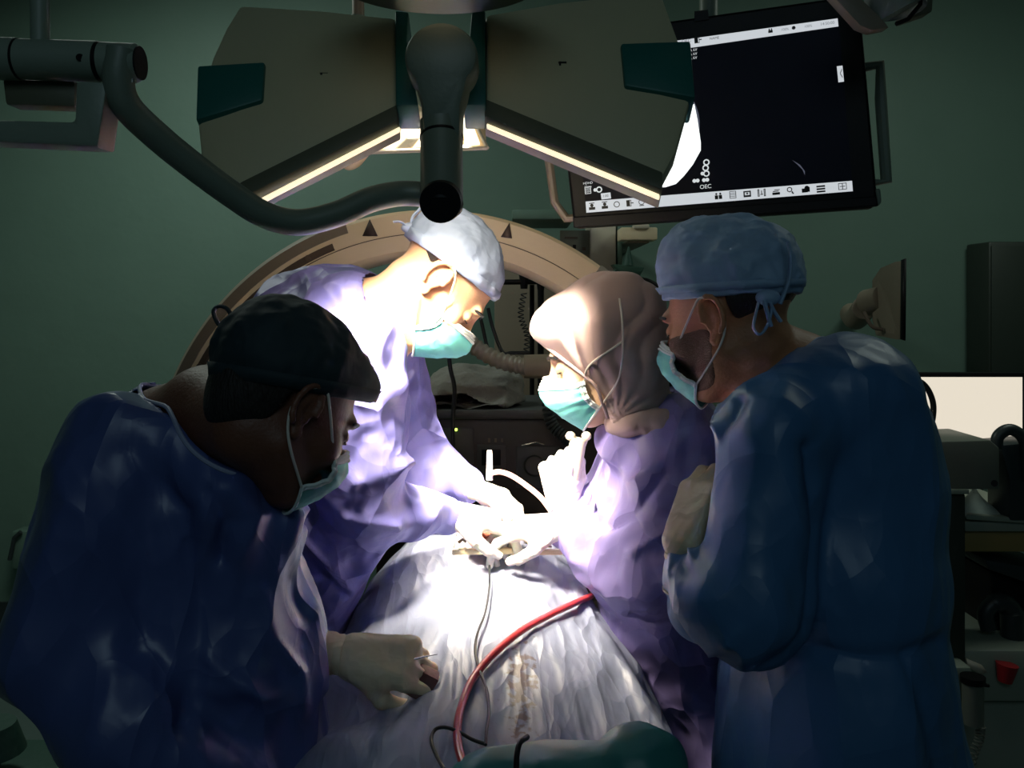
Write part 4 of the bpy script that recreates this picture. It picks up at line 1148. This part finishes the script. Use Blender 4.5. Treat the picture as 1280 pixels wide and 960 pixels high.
def on_drape(px, py, lift=.006):
    """meet the line of sight with the cloth"""
    for k in range(400):
        Y = .95+k*.003
        p = P(px, py, Y)
        if p.z <= float(dz(np.array(p.x), np.array(Y)))+lift: return p
    return P(px, py, 1.7)
# brown dried splashes: part of the cloth's own colour
nt = M['drape'].node_tree; N = nt.nodes; Lk = nt.links.new
sp = on_drape(650, 855, 0); b_ = N['Principled BSDF']; src = b_.inputs['Base Color'].links[0].from_socket
ge = N.new('ShaderNodeNewGeometry'); sb = N.new('ShaderNodeVectorMath'); sb.operation = 'SUBTRACT'; sb.inputs[1].default_value = sp
Lk(ge.outputs['Position'], sb.inputs[0])
ml = N.new('ShaderNodeVectorMath'); ml.operation = 'MULTIPLY'; ml.inputs[1].default_value = (1/.017, 1/.10, 0); Lk(sb.outputs[0], ml.inputs[0])
ln = N.new('ShaderNodeVectorMath'); ln.operation = 'LENGTH'; Lk(ml.outputs[0], ln.inputs[0])
nz = N.new('ShaderNodeTexNoise'); nz.inputs['Scale'].default_value = 70; nz.inputs['Detail'].default_value = 5; Lk(ge.outputs['Position'], nz.inputs['Vector'])
m1 = N.new('ShaderNodeMath'); m1.operation = 'MULTIPLY_ADD'; m1.inputs[1].default_value = -.20; m1.inputs[2].default_value = -.28; Lk(ln.outputs['Value'], m1.inputs[0])
m2 = N.new('ShaderNodeMath'); m2.operation = 'ADD'; Lk(nz.outputs[0], m2.inputs[0]); Lk(m1.outputs[0], m2.inputs[1])
m3 = N.new('ShaderNodeMath'); m3.operation = 'MULTIPLY'; m3.inputs[1].default_value = 9; m3.use_clamp = True; Lk(m2.outputs[0], m3.inputs[0])
m4 = N.new('ShaderNodeMath'); m4.operation = 'MULTIPLY'; m4.inputs[1].default_value = .8; Lk(m3.outputs[0], m4.inputs[0])
mx = N.new('ShaderNodeMixRGB'); mx.inputs[2].default_value = (.10, .055, .035, 1); Lk(m4.outputs[0], mx.inputs[0]); Lk(src, mx.inputs[1]); Lk(mx.outputs[0], b_.inputs['Base Color'])

def lay(pxs, r, lift, n=8): return spline([on_drape(x, y, lift)+Vector((0, 0, r*.4)) for x, y in pxs], n)
tag(MB().tube(lay([(743, 728), (741, 744), (722, 754), (700, 764), (678, 775), (655, 788), (628, 809), (605, 832), (588, 856), (577, 884), (572, 910), (573, 935), (580, 960), (590, 985)], .0058, .010), .0058, 14).build('suction_tube', 'red_tube'),
    'red suction tube curving across the pale blue drape', 'tube')
tag(MB().tube(lay([(610, 690), (612, 712), (611, 740), (606, 768), (597, 792), (594, 815), (600, 840), (608, 862), (611, 890), (608, 915), (607, 932)], .0022, .014), .0022, 8).build('thin_cable', 'cord'),
    'thin dark cable running down the middle of the drape and over the red tube', 'cable')
tag(MB().tube(lay([(607, 931), (590, 925), (572, 915), (556, 910), (544, 913), (539, 926), (545, 944), (558, 968)], .0024, .014), .0024, 8).build('cable_loop', 'cord'),
    'dark cable loop at the bottom, crossing the lower end of the red tube', 'cable')
def tc(p):
    d = ellip(p, P(655, 985, 1.10), (.105, .05, .052))
    d = smin(d, ellip(p, P(725, 975, 1.08), (.08, .05, .046)), .02)
    d = smin(d, ellip(p, P(800, 962, 1.10), (.062, .06, .055)), .012)
    d = smin(d, ellip(p, P(720, 1030, 1.07), (.15, .06, .06)), .02)
    return d
V, Q = nets(tc, np.array(P(540, 1100, 1.1))-.09, np.array(P(870, 870, 1.1))+.1, .0045)
V = crumpled(V, Q, .010, .10, 6, (1, 1, 1), .25)
tcl = tag(obj('teal_cloth', V, Q, 'teal_cloth'), 'dark teal cloth heaped at the near edge of the drape, bottom centre', 'cloth')
MB().tube(spline([P(659, 921, 1.085), P(650, 928, 1.06), P(646, 945, 1.045), P(645, 975, 1.03)], 5), .0035, 8).build('dark_tie', 'black', tcl)

# ================================================================== the left man, navy gown, in front
r1 = thing('person', 'man in navy gown and dark cap in the left foreground, head bowed, back half turned', 'person', (P(220, 960, 1.27).x, 1.27, 0))
H1 = Head(354, 510, 1.14, 41, -35, 0, .94)
neck1 = [(262, 520, 1.21, 60), (215, 560, 1.26, 76), (195, 660, 1.28, 60)]
arm1f = [(300, 625, 1.42, 58), (328, 790, 1.40, 52), (376, 814, 1.35, 30)]
ch1 = [([(208, 600, 1.27, 92), (240, 740, 1.28, 112), (262, 960, 1.28, 130), (262, 1480, 1.28, 150)], 1.3, .03),
       ([(285, 655, 1.29, 74), (292, 800, 1.29, 106), (290, 980, 1.28, 110)], 1.1, .04),
       ([(150, 560, 1.16, 62), (198, 548, 1.27, 64), (285, 610, 1.40, 54)], 1, .03),
       ([(150, 556, 1.15, 62), (205, 580, 1.14, 62), (262, 612, 1.14, 58), (325, 650, 1.18, 54)], 1, .04),
       ([(215, 660, 1.18, 80), (275, 690, 1.19, 78), (290, 820, 1.20, 92), (285, 960, 1.20, 98)], 1, .05),
       ([(122, 602, 1.12, 68), (84, 810, 1.10, 78), (150, 905, 1.07, 70), (310, 990, 1.09, 46)], 1, .025),
       (arm1f, 1, .025)]
b1, nk1 = make_body(r1, H1, neck1, ch1, 'skin_dark')
f1 = [(Rp([(170, 560, 1.1), (230, 640, 1.08), (240, 760, 1.08), (230, 900, 1.05)]), .016, -.016),
      (Rp([(305, 600, 1.13), (322, 640, 1.13), (308, 690, 1.13), (296, 740, 1.14)]), .009, .020),
      (Rp([(270, 610, 1.1), (288, 650, 1.1), (276, 700, 1.1)]), .008, -.014),
      (Rp([(330, 730, 1.15), (345, 790, 1.15), (372, 840, 1.15), (380, 930, 1.15)]), .006, .014),
      (Rp([(352, 612, 1.2), (375, 640, 1.2), (340, 690, 1.18), (300, 720, 1.16)]), .007, .014),
      (Rp([(372, 660, 1.22), (385, 740, 1.22), (398, 830, 1.22), (402, 930, 1.2)]), .006, .014),
      (Rp([(330, 700, 1.2), (352, 770, 1.2), (385, 830, 1.2)]), .006, .012),
      (Rp([(350, 650, 1.2), (362, 720, 1.2), (380, 770, 1.2)]), .006, -.010),
      (Rp([(260, 820, 1.1), (330, 868, 1.12), (395, 848, 1.2)]), .008, .010),
      (Rp([(230, 880, 1.05), (300, 885, 1.05), (340, 920, 1.05)]), .012, .014)]
g1, gf1 = make_gown(r1, ch1, 'gown_navy', nk1, H1, 1, .013, .10, f1)
def neckline(root, gf, nk, H, gap, n=90, r=.003, m='binding', lift=.004):
    """piping where the gown meets the neck opening"""
    a = np.array(H.W(-.028, 0, -.03)); b = nk[1][0]; ax = (b-a)/np.linalg.norm(b-a)
    u = np.cross(ax, [0, 1, 0]); u /= np.linalg.norm(u); v = np.cross(ax, u); pts = []
    for i in range(n):
        t = 2*math.pi*i/n; d = u*math.cos(t)+v*math.sin(t)
        # walk from the head down along the neck surface until inside the gown
        best = None
        ss = np.linspace(0, np.linalg.norm(b-a)*1.6, 200)
        rr = np.interp(ss, [0, np.linalg.norm(nk[0][0]-a), np.linalg.norm(b-a)], [.056, nk[0][1], nk[1][1]])+gap+.002
        q = (a+ax*ss[:, None]+d*rr[:, None]).astype(np.float32)
        f_ = gf(q)
        k = np.argmax(f_ < .001) if (f_ < .001).any() else None
        if k: pts.append(Vector([float(x) for x in q[k]]))
    if len(pts) > 20:
        for _ in range(3): pts = [(pts[i-1]+pts[i]*2+pts[(i+1) % len(pts)])/4 for i in range(len(pts))]
        return MB().tube(pts, r, 8, closed=True).build('neck_binding', m, root)
neckline(g1, gf1, nk1, H1, .012)
cf1 = cap_fn(.013, m=.42, z0=.028, lump=.004, seed=2, extra=lambda q: smin(ellip(q, (.070, 0, .082), (.042, .05, .030)), ellip(q, (-.055, 0, .055), (.070, .068, .072)), .02))
V, Q = nets(lambda p: cf1(H1.L(p))*H1.s, *hbox(H1), .0035)
c1 = obj('surgical_cap', V, Q, 'cap_dark', r1)
rv, rf = rim_ribbon(H1, cf1, (-.01, 0, .026), (1, 0, .42), (0, 1, 0), .018, .0, (-.39, 0, .92))
obj('cap_band', rv, rf, 'cap_dark', c1)
MB().tube(spline([P(286, 418, 1.16), P(273, 405, 1.16), P(267, 390, 1.16), P(273, 383, 1.16), P(284, 386, 1.16), P(289, 398, 1.16), P(283, 412, 1.16), P(291, 425, 1.16)], 5), .0052, 10, flat=.5).build('cap_tie', 'cap_dark', c1)
MB().ball(P(289, 422, 1.16), (.012, .010, .010)).build('cap_knot', 'cap_dark', c1)
def hair_fn(H, t=.006, low=-.055, front=.0):
    def fn(p):
        q = H.L(p)
        d = ellip(q, (-.018, 0, .035), (.098+t, .076+t, .092))
        d = smin(d, ellip(q, (-.055, 0, -.02), (.050, .052, .055)), .02)
        d = smax(d, (q[:, 0]-front-.25*(q[:, 2])), .006); d = smax(d, low-q[:, 2]-.25*q[:, 0], .03)
        ear = np.maximum(np.abs(q[:, 0]+.012)-.024, np.abs(q[:, 2]-.0)-.036)
        return smax(d, -ear, .006)*H.s
    return fn
net_obj('hair', hair_fn(H1, .008, -.125, .008), *hbox(H1), .004, 'hair', r1)
fm1, co1 = mask_parts(r1, H1, wid=52)
ear_loops(r1, H1, co1); face_bits(r1, H1)
h1 = make_hand(r1, P(440, 820, 1.31), (1, -.05, -.10), (.1, -.62, .70), -1, [(22, 52, 34), (34, 58, 40), (46, 62, 44), (56, 64, 44)], 38, 1.02, 'glove', .052, .8)
legs(r1, r1.location.x, 1.27, .04, .12)

# ================================================================== the surgeon, violet gown, behind the table
r2 = thing('person', 'surgeon in violet gown and white-blue cap bending over the operating field', 'person', (P(350, 960, 1.7).x, 1.70, 0))
H2 = Head(549, 354, 1.66, 6, -56, 0, .97)
neck2 = [(498, 384, 1.67, 44), (455, 412, 1.68, 62), (430, 500, 1.68, 50)]
ch2 = [([(425, 412, 1.70, 84), (408, 520, 1.70, 98), (392, 640, 1.70, 92), (335, 790, 1.72, 92), (325, 960, 1.74, 98), (325, 1380, 1.74, 104)], 1.15, .04),
       ([(372, 400, 1.72, 62), (390, 480, 1.72, 70)], 1.3, .04),
       ([(448, 440, 1.54, 64), (440, 590, 1.52, 62), (452, 632, 1.53, 50), (552, 644, 1.62, 27)], 1, .025),
       ([(470, 430, 1.86, 58), (492, 540, 1.90, 55), (530, 590, 1.87, 44), (580, 604, 1.82, 27)], 1, .03),
       ([(430, 640, 1.56, 58), (400, 720, 1.60, 55), (372, 790, 1.62, 50)], 1, .03)]
b2, nk2 = make_body(r2, H2, neck2, ch2, 'skin_light')
f2 = [(Rp([(410, 560, 1.45), (445, 600, 1.45), (500, 582, 1.5), (545, 560, 1.7)]), .010, .018),
      (Rp([(440, 480, 1.5), (460, 540, 1.47), (440, 600, 1.46)]), .010, -.012),
      (Rp([(400, 600, 1.5), (440, 640, 1.48), (495, 655, 1.5)]), .010, .018),
      (Rp([(395, 690, 1.55), (430, 735, 1.55)]), .008, -.014),
      (Rp([(490, 660, 1.55), (450, 720, 1.55), (385, 790, 1.56)]), .010, .014),
      (Rp([(360, 650, 1.5), (410, 700, 1.5), (440, 760, 1.5)]), .008, .012),
      (Rp([(470, 380, 1.6), (495, 440, 1.55), (505, 520, 1.6)]), .008, .010),
      (Rp([(400, 350, 1.6), (440, 400, 1.55), (450, 450, 1.5)]), .010, -.010)]
g2, gf2 = make_gown(r2, ch2, 'gown_violet', nk2, H2, 2, .013, .085, f2, stretch=(1, 1, .8))
cf2 = cap_fn(.010, m=.36, z0=.036, lump=.0035, seed=5, extra=lambda q: ellip(q, (-.045, 0, .055), (.080, .070, .070)))
V, Q = nets(lambda p: cf2(H2.L(p))*H2.s, *hbox(H2), .0030)
V = crumpled(V, Q, .0035, .04, 3)
c2 = obj('surgical_cap', V, Q, 'cap_white', r2)
rv, rf = rim_ribbon(H2, cf2, (-.01, 0, .033), (1, 0, .36), (0, 1, 0), .020, .0005, (-.34, 0, .94))
obj('cap_band', rv, rf, 'cap_white', c2)
MB().ball(H2.W(-.120, -.01, .012), (.016, .014, .010)).build('cap_knot', 'cap_white', c2)
for pts in ([(-.122, -.01, .016), (-.135, -.012, .030), (-.139, -.014, .048), (-.147, -.016, .058)], [(-.120, -.015, .010), (-.138, -.02, .004), (-.146, -.02, -.008)]):
    MB().tube(spline([H2.W(*q) for q in pts], 5), .0042, 8, flat=.5).build('cap_tie', 'cap_white', c2)
net_obj('hair', hair_fn(H2, .003, -.012, -.01), *hbox(H2), .004, 'hair', r2)
fm2, co2 = mask_parts(r2, H2, .004, 1.03)
ear_loops(r2, H2, co2); face_bits(r2, H2)
make_hand(r2, P(560, 640, 1.63), (1, .25, -.25), (.1, -.1, 1), -1, [(20, 35, 20), (30, 40, 25), (38, 45, 30), (45, 50, 30)], 30, 1.0, 'glove_white', .06, .6, h=.0026)
make_hand(r2, P(576, 606, 1.82), (1, -.3, -.25), (.1, 0, 1), 1, [(25, 40, 25), (40, 50, 30), (45, 55, 30), (50, 55, 30)], 40, 1.0, 'glove_white', .06, .6, h=.0026)
legs(r2, r2.location.x, 1.74, .04, .12)

# ================================================================== the woman in the pink head scarf
r3 = thing('person', 'woman in pale pink head scarf and violet gown assisting from the right of the table', 'person', (P(850, 960, 1.68).x, 1.68, 0))
H3 = Head(757, 444, 1.58, 174, -20, 0, .97)
neck3 = [(785, 490, 1.60, 38), (815, 545, 1.63, 55), (820, 620, 1.64, 50)]
ch3 = [([(782, 552, 1.59, 38), (838, 556, 1.66, 66), (835, 640, 1.68, 94), (850, 750, 1.68, 98), (912, 900, 1.70, 92), (930, 1000, 1.7, 95), (935, 1380, 1.7, 104)], 1.2, .04),
       ([(856, 545, 1.54, 56), (815, 690, 1.52, 60), (800, 715, 1.52, 52), (708, 660, 1.62, 27)], 1, .025),
       ([(800, 560, 1.80, 46), (760, 640, 1.82, 42), (712, 640, 1.76, 25)], 1, .03),
       ([(760, 700, 1.58, 40), (775, 730, 1.6, 36)], 1, .03)]
b3, nk3 = make_body(r3, H3, neck3, ch3, 'skin_fair')
f3 = [(Rp([(870, 530, 1.5), (800, 600, 1.48), (740, 640, 1.5)]), .010, .016),
      (Rp([(830, 590, 1.46), (800, 640, 1.45), (760, 660, 1.5)]), .008, -.012),
      (Rp([(720, 700, 1.55), (770, 720, 1.5), (820, 700, 1.46)]), .008, .014),
      (Rp([(880, 580, 1.46), (850, 650, 1.45), (790, 690, 1.45)]), .008, .012),
      (Rp([(745, 640, 1.55), (758, 690, 1.53), (765, 740, 1.55)]), .007, .014),
      (Rp([(740, 770, 1.6), (800, 785, 1.55), (850, 770, 1.5)]), .008, -.010)]
g3, gf3 = make_gown(r3, ch3, 'gown_woman', nk3, H3, 3, .012, .075, f3, stretch=(1, 1, .7))
def hj(q):
    d = ellip(q, (-.020, 0, .048), (.116, .094, .100))
    d = smin(d, ellip(q, (.060, 0, .080), (.055, .060, .045)), .03)
    d = smin(d, rcone(q, (-.03, 0, -.02), (-.005, 0, -.115), .088, .062), .035)
    # soft folds fanning from the cheek to the crown
    a = np.arctan2(q[:, 2]+.11, q[:, 0]-.02)
    d = d-.0065*np.abs(np.sin(a*9+2.2*vnoise(q*14)))*np.clip(1.2-np.abs(q[:, 2]-.0)*6, 0, 1)-.003*vnoise(q*30)
    n1 = np.array([.107, 0, -.076], np.float32)/.1312
    k1 = q@n1-float(np.dot(n1, (.034, 0, -.037)))
    k2 = q[:, 0]-.031
    cut = np.where(q[:, 2] > -.037, k1, np.maximum(k2, k1*0+k2))
    d = smax(d, np.minimum(cut, 1), .004)
    return smax(d, -(head_in(q)), .002)
def head_in(q):
    return smin(ellip(q, (-.015, 0, .045), (.099, .078, .086)), ellip(q, (.03, 0, -.02), (.068, .062, .088)), .03)-.001
V, Q = nets(lambda p: hj(H3.L(p))*H3.s, H3.O-.2, H3.O+.18, .0030)
hjo = obj('head_scarf', V, Q, 'hijab', r3)
# scarf edge, tail and knot under the chin
for sg in (-1, 1):
    MB().tube(spline([H3.W(.112, sg*.012, .076), H3.W(.090, sg*.048, .046), H3.W(.060, sg*.068, .002), H3.W(.035, sg*.074, -.038), H3.W(.033, sg*.066, -.07), H3.W(.034, sg*.045, -.105)], 6), .0032, 8).build('scarf_hem', 'hijab', hjo)
def tail(p):
    q = H3.L(p)
    d = smin(rcone(q, (.020, .03, -.12), (-.06, .06, -.145), .020, .024), ellip(q, (-.01, 0, -.125), (.055, .07, .028)), .02)
    return (d-.004*np.abs(vnoise(q*45)))*H3.s
net_obj('scarf_tail', tail, H3.O-.24, H3.O+.12, .0035, 'hijab', hjo)
MB().prism([P(800, 500, 1.66), P(832, 470, 1.66), P(852, 466, 1.68), P(845, 500, 1.68), P(812, 512, 1.66)], (0, .05, 0)).build('scarf_gap_shade', 'black_matte', r3, bevel=.01)  # black filler standing in for the shaded gap between scarf and gown
fm3, co3 = mask_parts(r3, H3, .0, 1.0, strip=True)
for sg, (tp, bt) in zip((-1, 1), co3):
    kn = H3.W(-.038, sg*.103, .018)
    MB().tube(spline([tp, H3.W(.03, sg*.088, -.002), kn], 8), .0019, 8).build('mask_tie', 'strap', r3)
    MB().tube(spline([bt, H3.W(-.005, sg*.092, -.045), H3.W(-.026, sg*.099, -.012), kn, H3.W(-.050, sg*.100, .055), H3.W(-.058, sg*.085, .090)], 8), .0019, 8).build('mask_tie', 'strap', r3)
face_bits(r3, H3)
make_hand(r3, P(702, 656, 1.62), (-1, .2, -.12), (0, -.2, 1), 1, [(20, 35, 20), (30, 40, 25), (35, 45, 30), (40, 45, 30)], 30, .95, 'glove_white', .05, .6, h=.0026)
make_hand(r3, P(703, 634, 1.76), (-.18, -.1, 1), (-.55, -.7, .1), -1, [(62, 80, 60), (64, 82, 60), (66, 84, 60), (68, 84, 60)], 70, .95, 'glove_white', .05, .5, h=.0024)
legs(r3, P(935, 960, 1.7).x, 1.70, .03, .10)

# ================================================================== the right man, blue gown, in front
r4 = thing('person', 'man in blue gown and tall blue cap in the right foreground, arms folded', 'person', (P(1040, 960, 1.36).x, 1.36, 0))
H4 = Head(912, 400, 1.38, 141, -17, 0, 1.0)
neck4 = [(945, 446, 1.39, 54), (990, 492, 1.39, 78), (1010, 600, 1.37, 60)]
ch4 = [([(1035, 560, 1.37, 105), (1040, 700, 1.37, 122), (1040, 860, 1.37, 134), (1045, 960, 1.37, 145), (1045, 1480, 1.37, 150)], 1.25, .03),
       ([(1062, 500, 1.31, 84), (1084, 600, 1.34, 94)], 1.2, .04),
       ([(972, 548, 1.22, 68), (938, 752, 1.19, 78), (905, 745, 1.20, 60), (862, 712, 1.24, 30)], 1, .022),
       ([(1015, 505, 1.27, 62), (965, 540, 1.22, 60)], 1, .03),
       ([(975, 560, 1.50, 55), (925, 730, 1.46, 46), (876, 760, 1.34, 36), (856, 728, 1.27, 29)], 1, .03)]
b4, nk4 = make_body(r4, H4, neck4, ch4, 'skin_brown')
f4 = [(Rp([(1010, 560, 1.15), (1030, 660, 1.15), (1010, 780, 1.15), (960, 850, 1.12)]), .014, -.018),
      (Rp([(905, 510, 1.25), (885, 560, 1.2), (872, 640, 1.18)]), .006, .012),
      (Rp([(925, 500, 1.2), (900, 560, 1.18), (880, 620, 1.18)]), .006, -.010),
      (Rp([(842, 700, 1.22), (850, 760, 1.2), (890, 810, 1.16)]), .006, .014),
      (Rp([(868, 690, 1.2), (872, 740, 1.18), (905, 800, 1.14)]), .006, .014),
      (Rp([(858, 710, 1.2), (862, 770, 1.2)]), .005, -.010),
      (Rp([(915, 860, 1.25), (905, 900, 1.24), (885, 960, 1.23)]), .007, .012),
      (Rp([(1130, 820, 1.2), (1150, 900, 1.2), (1160, 960, 1.2)]), .012, -.014),
      (Rp([(1000, 815, 1.2), (1080, 822, 1.18), (1170, 800, 1.22)]), .012, -.016),
      (Rp([(1000, 440, 1.3), (960, 480, 1.25), (930, 540, 1.2)]), .010, .010)]
g4, gf4 = make_gown(r4, ch4, 'gown_blue', nk4, H4, 4, .011, .11, f4)
neckline(g4, gf4, nk4, H4, .012, r=.0022)
cf4 = cap_fn(.010, m=.25, z0=.036, lump=.004, seed=9, extra=lambda q: smin(ellip(q, (-.052, 0, .072), (.082, .078, .072)), ellip(q, (.010, 0, .112), (.084, .072, .060)), .02))
V, Q = nets(lambda p: cf4(H4.L(p))*H4.s, H4.O-.2, H4.O+.22, .0032)
V = crumpled(V, Q, .004, .05, 13, (1, 1, 1.5))
c4 = obj('surgical_cap', V, Q, 'cap_blue', r4)
rv, rf = rim_ribbon(H4, cf4, (-.01, 0, .033), (1, 0, .25), (0, 1, 0), .022, .0005, (-.24, 0, .97))
obj('cap_band', rv, rf, 'cap_blue', c4)
MB().ball(P(960, 372, 1.27), (.018, .014, .012)).build('cap_knot', 'cap_blue', c4)
for pts in ([(948, 378), (944, 395), (942, 410), (950, 418), (960, 405), (964, 385), (958, 374)], [(962, 378), (968, 390), (976, 402)], [(955, 375), (960, 395), (964, 408)], [(975, 380), (986, 350), (988, 320), (984, 302)]):
    MB().tube(spline([P(x, y, 1.262) for x, y in pts], 5), .0062 if len(pts) < 7 else .0045, 8, flat=.45).build('cap_tie', 'cap_blue', c4)
net_obj('hair', hair_fn(H4, .004, -.026, -.005), *hbox(H4), .004, 'hair', r4)
def beard(p):
    q = H4.L(p); d = head_sdf(q)-.0012
    keep = smax(np.abs(q[:, 2]+.052)-.046, -(q[:, 0]-.010+.3*(q[:, 2]+.05)), .03)
    return smax(smax(d, keep, .004), -(head_sdf(q)+.006), .001)*H4.s
net_obj('beard', beard, *hbox(H4), .003, 'stubble', r4)
fm4, co4 = mask_parts(r4, H4, .004, 1.02, wid=54)
ear_loops(r4, H4, co4); face_bits(r4, H4)
make_hand(r4, P(852, 678, 1.25), (.42, .35, .85), (-.8, -.5, .45), 1, [(25, 40, 25), (28, 40, 25), (30, 42, 25), (34, 42, 25)], 40, .95, 'glove', .05, .5, cuff_dir=(.12, 0, -1))
legs(r4, r4.location.x, 1.37, .04, .12)

# ================================================================== things held and things on the field
db = tag(MB().prism([P(520, 836, 1.30), P(549, 851, 1.29), P(531, 881, 1.27), P(502, 866, 1.28)][::-1], (.0, .018, .006)).build('sample_box', 'dark_red', bevel=.002), 'small dark red box held in the gloved hand of the left man', 'box')
tag(MB().tube([P(518, 824, 1.29), P(531, 821, 1.29), P(547, 818, 1.29)], [.0016, .0013, .0006], 8).build('needle_probe', 'steel'), 'thin steel needle held in the gloved hand above the dark red box', 'needle')
bn = thing('drill_handpiece', 'pale beige instrument handle upright in the raised gloved fist', 'instrument', P(712, 610, 1.74))
MB().tube([P(724, 548, 1.75), P(722, 556, 1.75), P(716, 585, 1.75), P(710, 612, 1.75), P(708, 628, 1.75)], [.018, .0165, .0185, .020, .020], 20).build('grip', 'cream_pale', bn)
for x in (713, 733): MB().ball(P(x, 545, 1.75), (.010, .012, .009)).build('end_lug', 'cream_pale', bn)
tag(MB().tube([P(612, 563, 1.84), P(612, 568, 1.84), P(612, 600, 1.84)], [.005, .0062, .0072], 14).build('instrument_rod', 'glove_white'), 'short white rod standing up above the operating field', 'instrument')
tag(MB().tube(spline([P(612, 592, 1.83), P(625, 590, 1.83), P(640, 595, 1.82), P(658, 607, 1.80), P(676, 622, 1.78), P(690, 640, 1.74)], 6), .0055, 12).build('pink_tube', 'pink_tube'), 'pale pink tube arching over the bright operating field', 'tube')
rt = thing('retractor_frame', 'pale metal retractor bar lying across the near side of the operating field', 'retractor', P(640, 690, 1.66))
def bar(x0, y0, x1, y1, Y0, Y1, hh, name, m, par, dep=.012):
    a, b = P(x0, y0, Y0), P(x1, y1, Y1); return MB().prism([a, b, b+Vector((0, 0, hh)), a+Vector((0, 0, hh))], (0, dep, 0)).build(name, m, par, bevel=.0015)
bar(565, 694, 640, 693, 1.63, 1.63, .010, 'long_bar', 'retractor', rt)
bar(640, 694, 706, 694, 1.63, 1.64, .009, 'long_bar', 'retractor', rt)
bar(567, 690, 572, 664, 1.64, 1.70, .010, 'side_bar', 'retractor', rt)
bar(655, 680, 690, 686, 1.66, 1.65, .005, 'cross_bar', 'steel', rt)
bar(646, 700, 664, 688, 1.62, 1.63, .005, 'clamp_lever', 'steel', rt)
MB().tube([P(645, 702, 1.615), P(650, 698, 1.62)], .004, 10).build('clamp_screw', 'steel', rt)
for x, y in ((578, 690), (620, 686)): MB().tube([P(x, y, 1.635), P(x, y-5, 1.635)], .007, 12).build('bar_screw', 'retractor', rt)
fp = thing('forceps', 'dark-tipped steel forceps standing in the open wound', 'forceps', P(600, 672, 1.68))
for d_ in (0, 5):
    MB().tube([P(601+d_*.3, 672, 1.67), P(598+d_, 655, 1.68), P(607+d_, 643, 1.69)], [.0018, .0035, .0030], 8).build('blade', 'steel' if d_ else 'seam', fp)
wd = P(598, 668, 1.70)
def wf(p):
    return np.sqrt((((p-np.array(wd))/np.array([.026, .035, .012]))**2).sum(1))*.012-.012+.003*vnoise(p*60).astype(np.float32)
V, Q = nets(wf, np.array(wd)-.1, np.array(wd)+.1, .004)
tag(obj('open_wound', V, Q, 'tissue'), 'small open wound with red tissue in the middle of the operating field', 'wound')
for x, y, nm in ((578, 678, 'small dark steel clip at the left edge of the open wound'), (598, 683, 'small dark upright clip just right of the other one')):
    tag(MB().tube([P(x-5, y, 1.66), P(x, y-4, 1.66), P(x+5, y-1, 1.66)] if x < 590 else [P(x, y-8, 1.66), P(x, y+2, 1.66)], .0035, 8).build('clip', 'seam'), nm, 'clip')
tag(MB().tube(spline([P(497, 672, 1.64), P(530, 668, 1.64), P(555, 668, 1.65)], 4), .003, 8).build('gauze_strip', 'steel'), 'thin steel rod lying on the drape left of the retractor', 'rod')
gz = MB(); gz.box((-.06, -.05, 0), (.06, .05, .012), None, P(655, 668, 1.70)); tag(gz.build('gauze_pad', 'glove_white', bevel=.004), 'white gauze pad under the gloved hands on the right of the field', 'gauze')
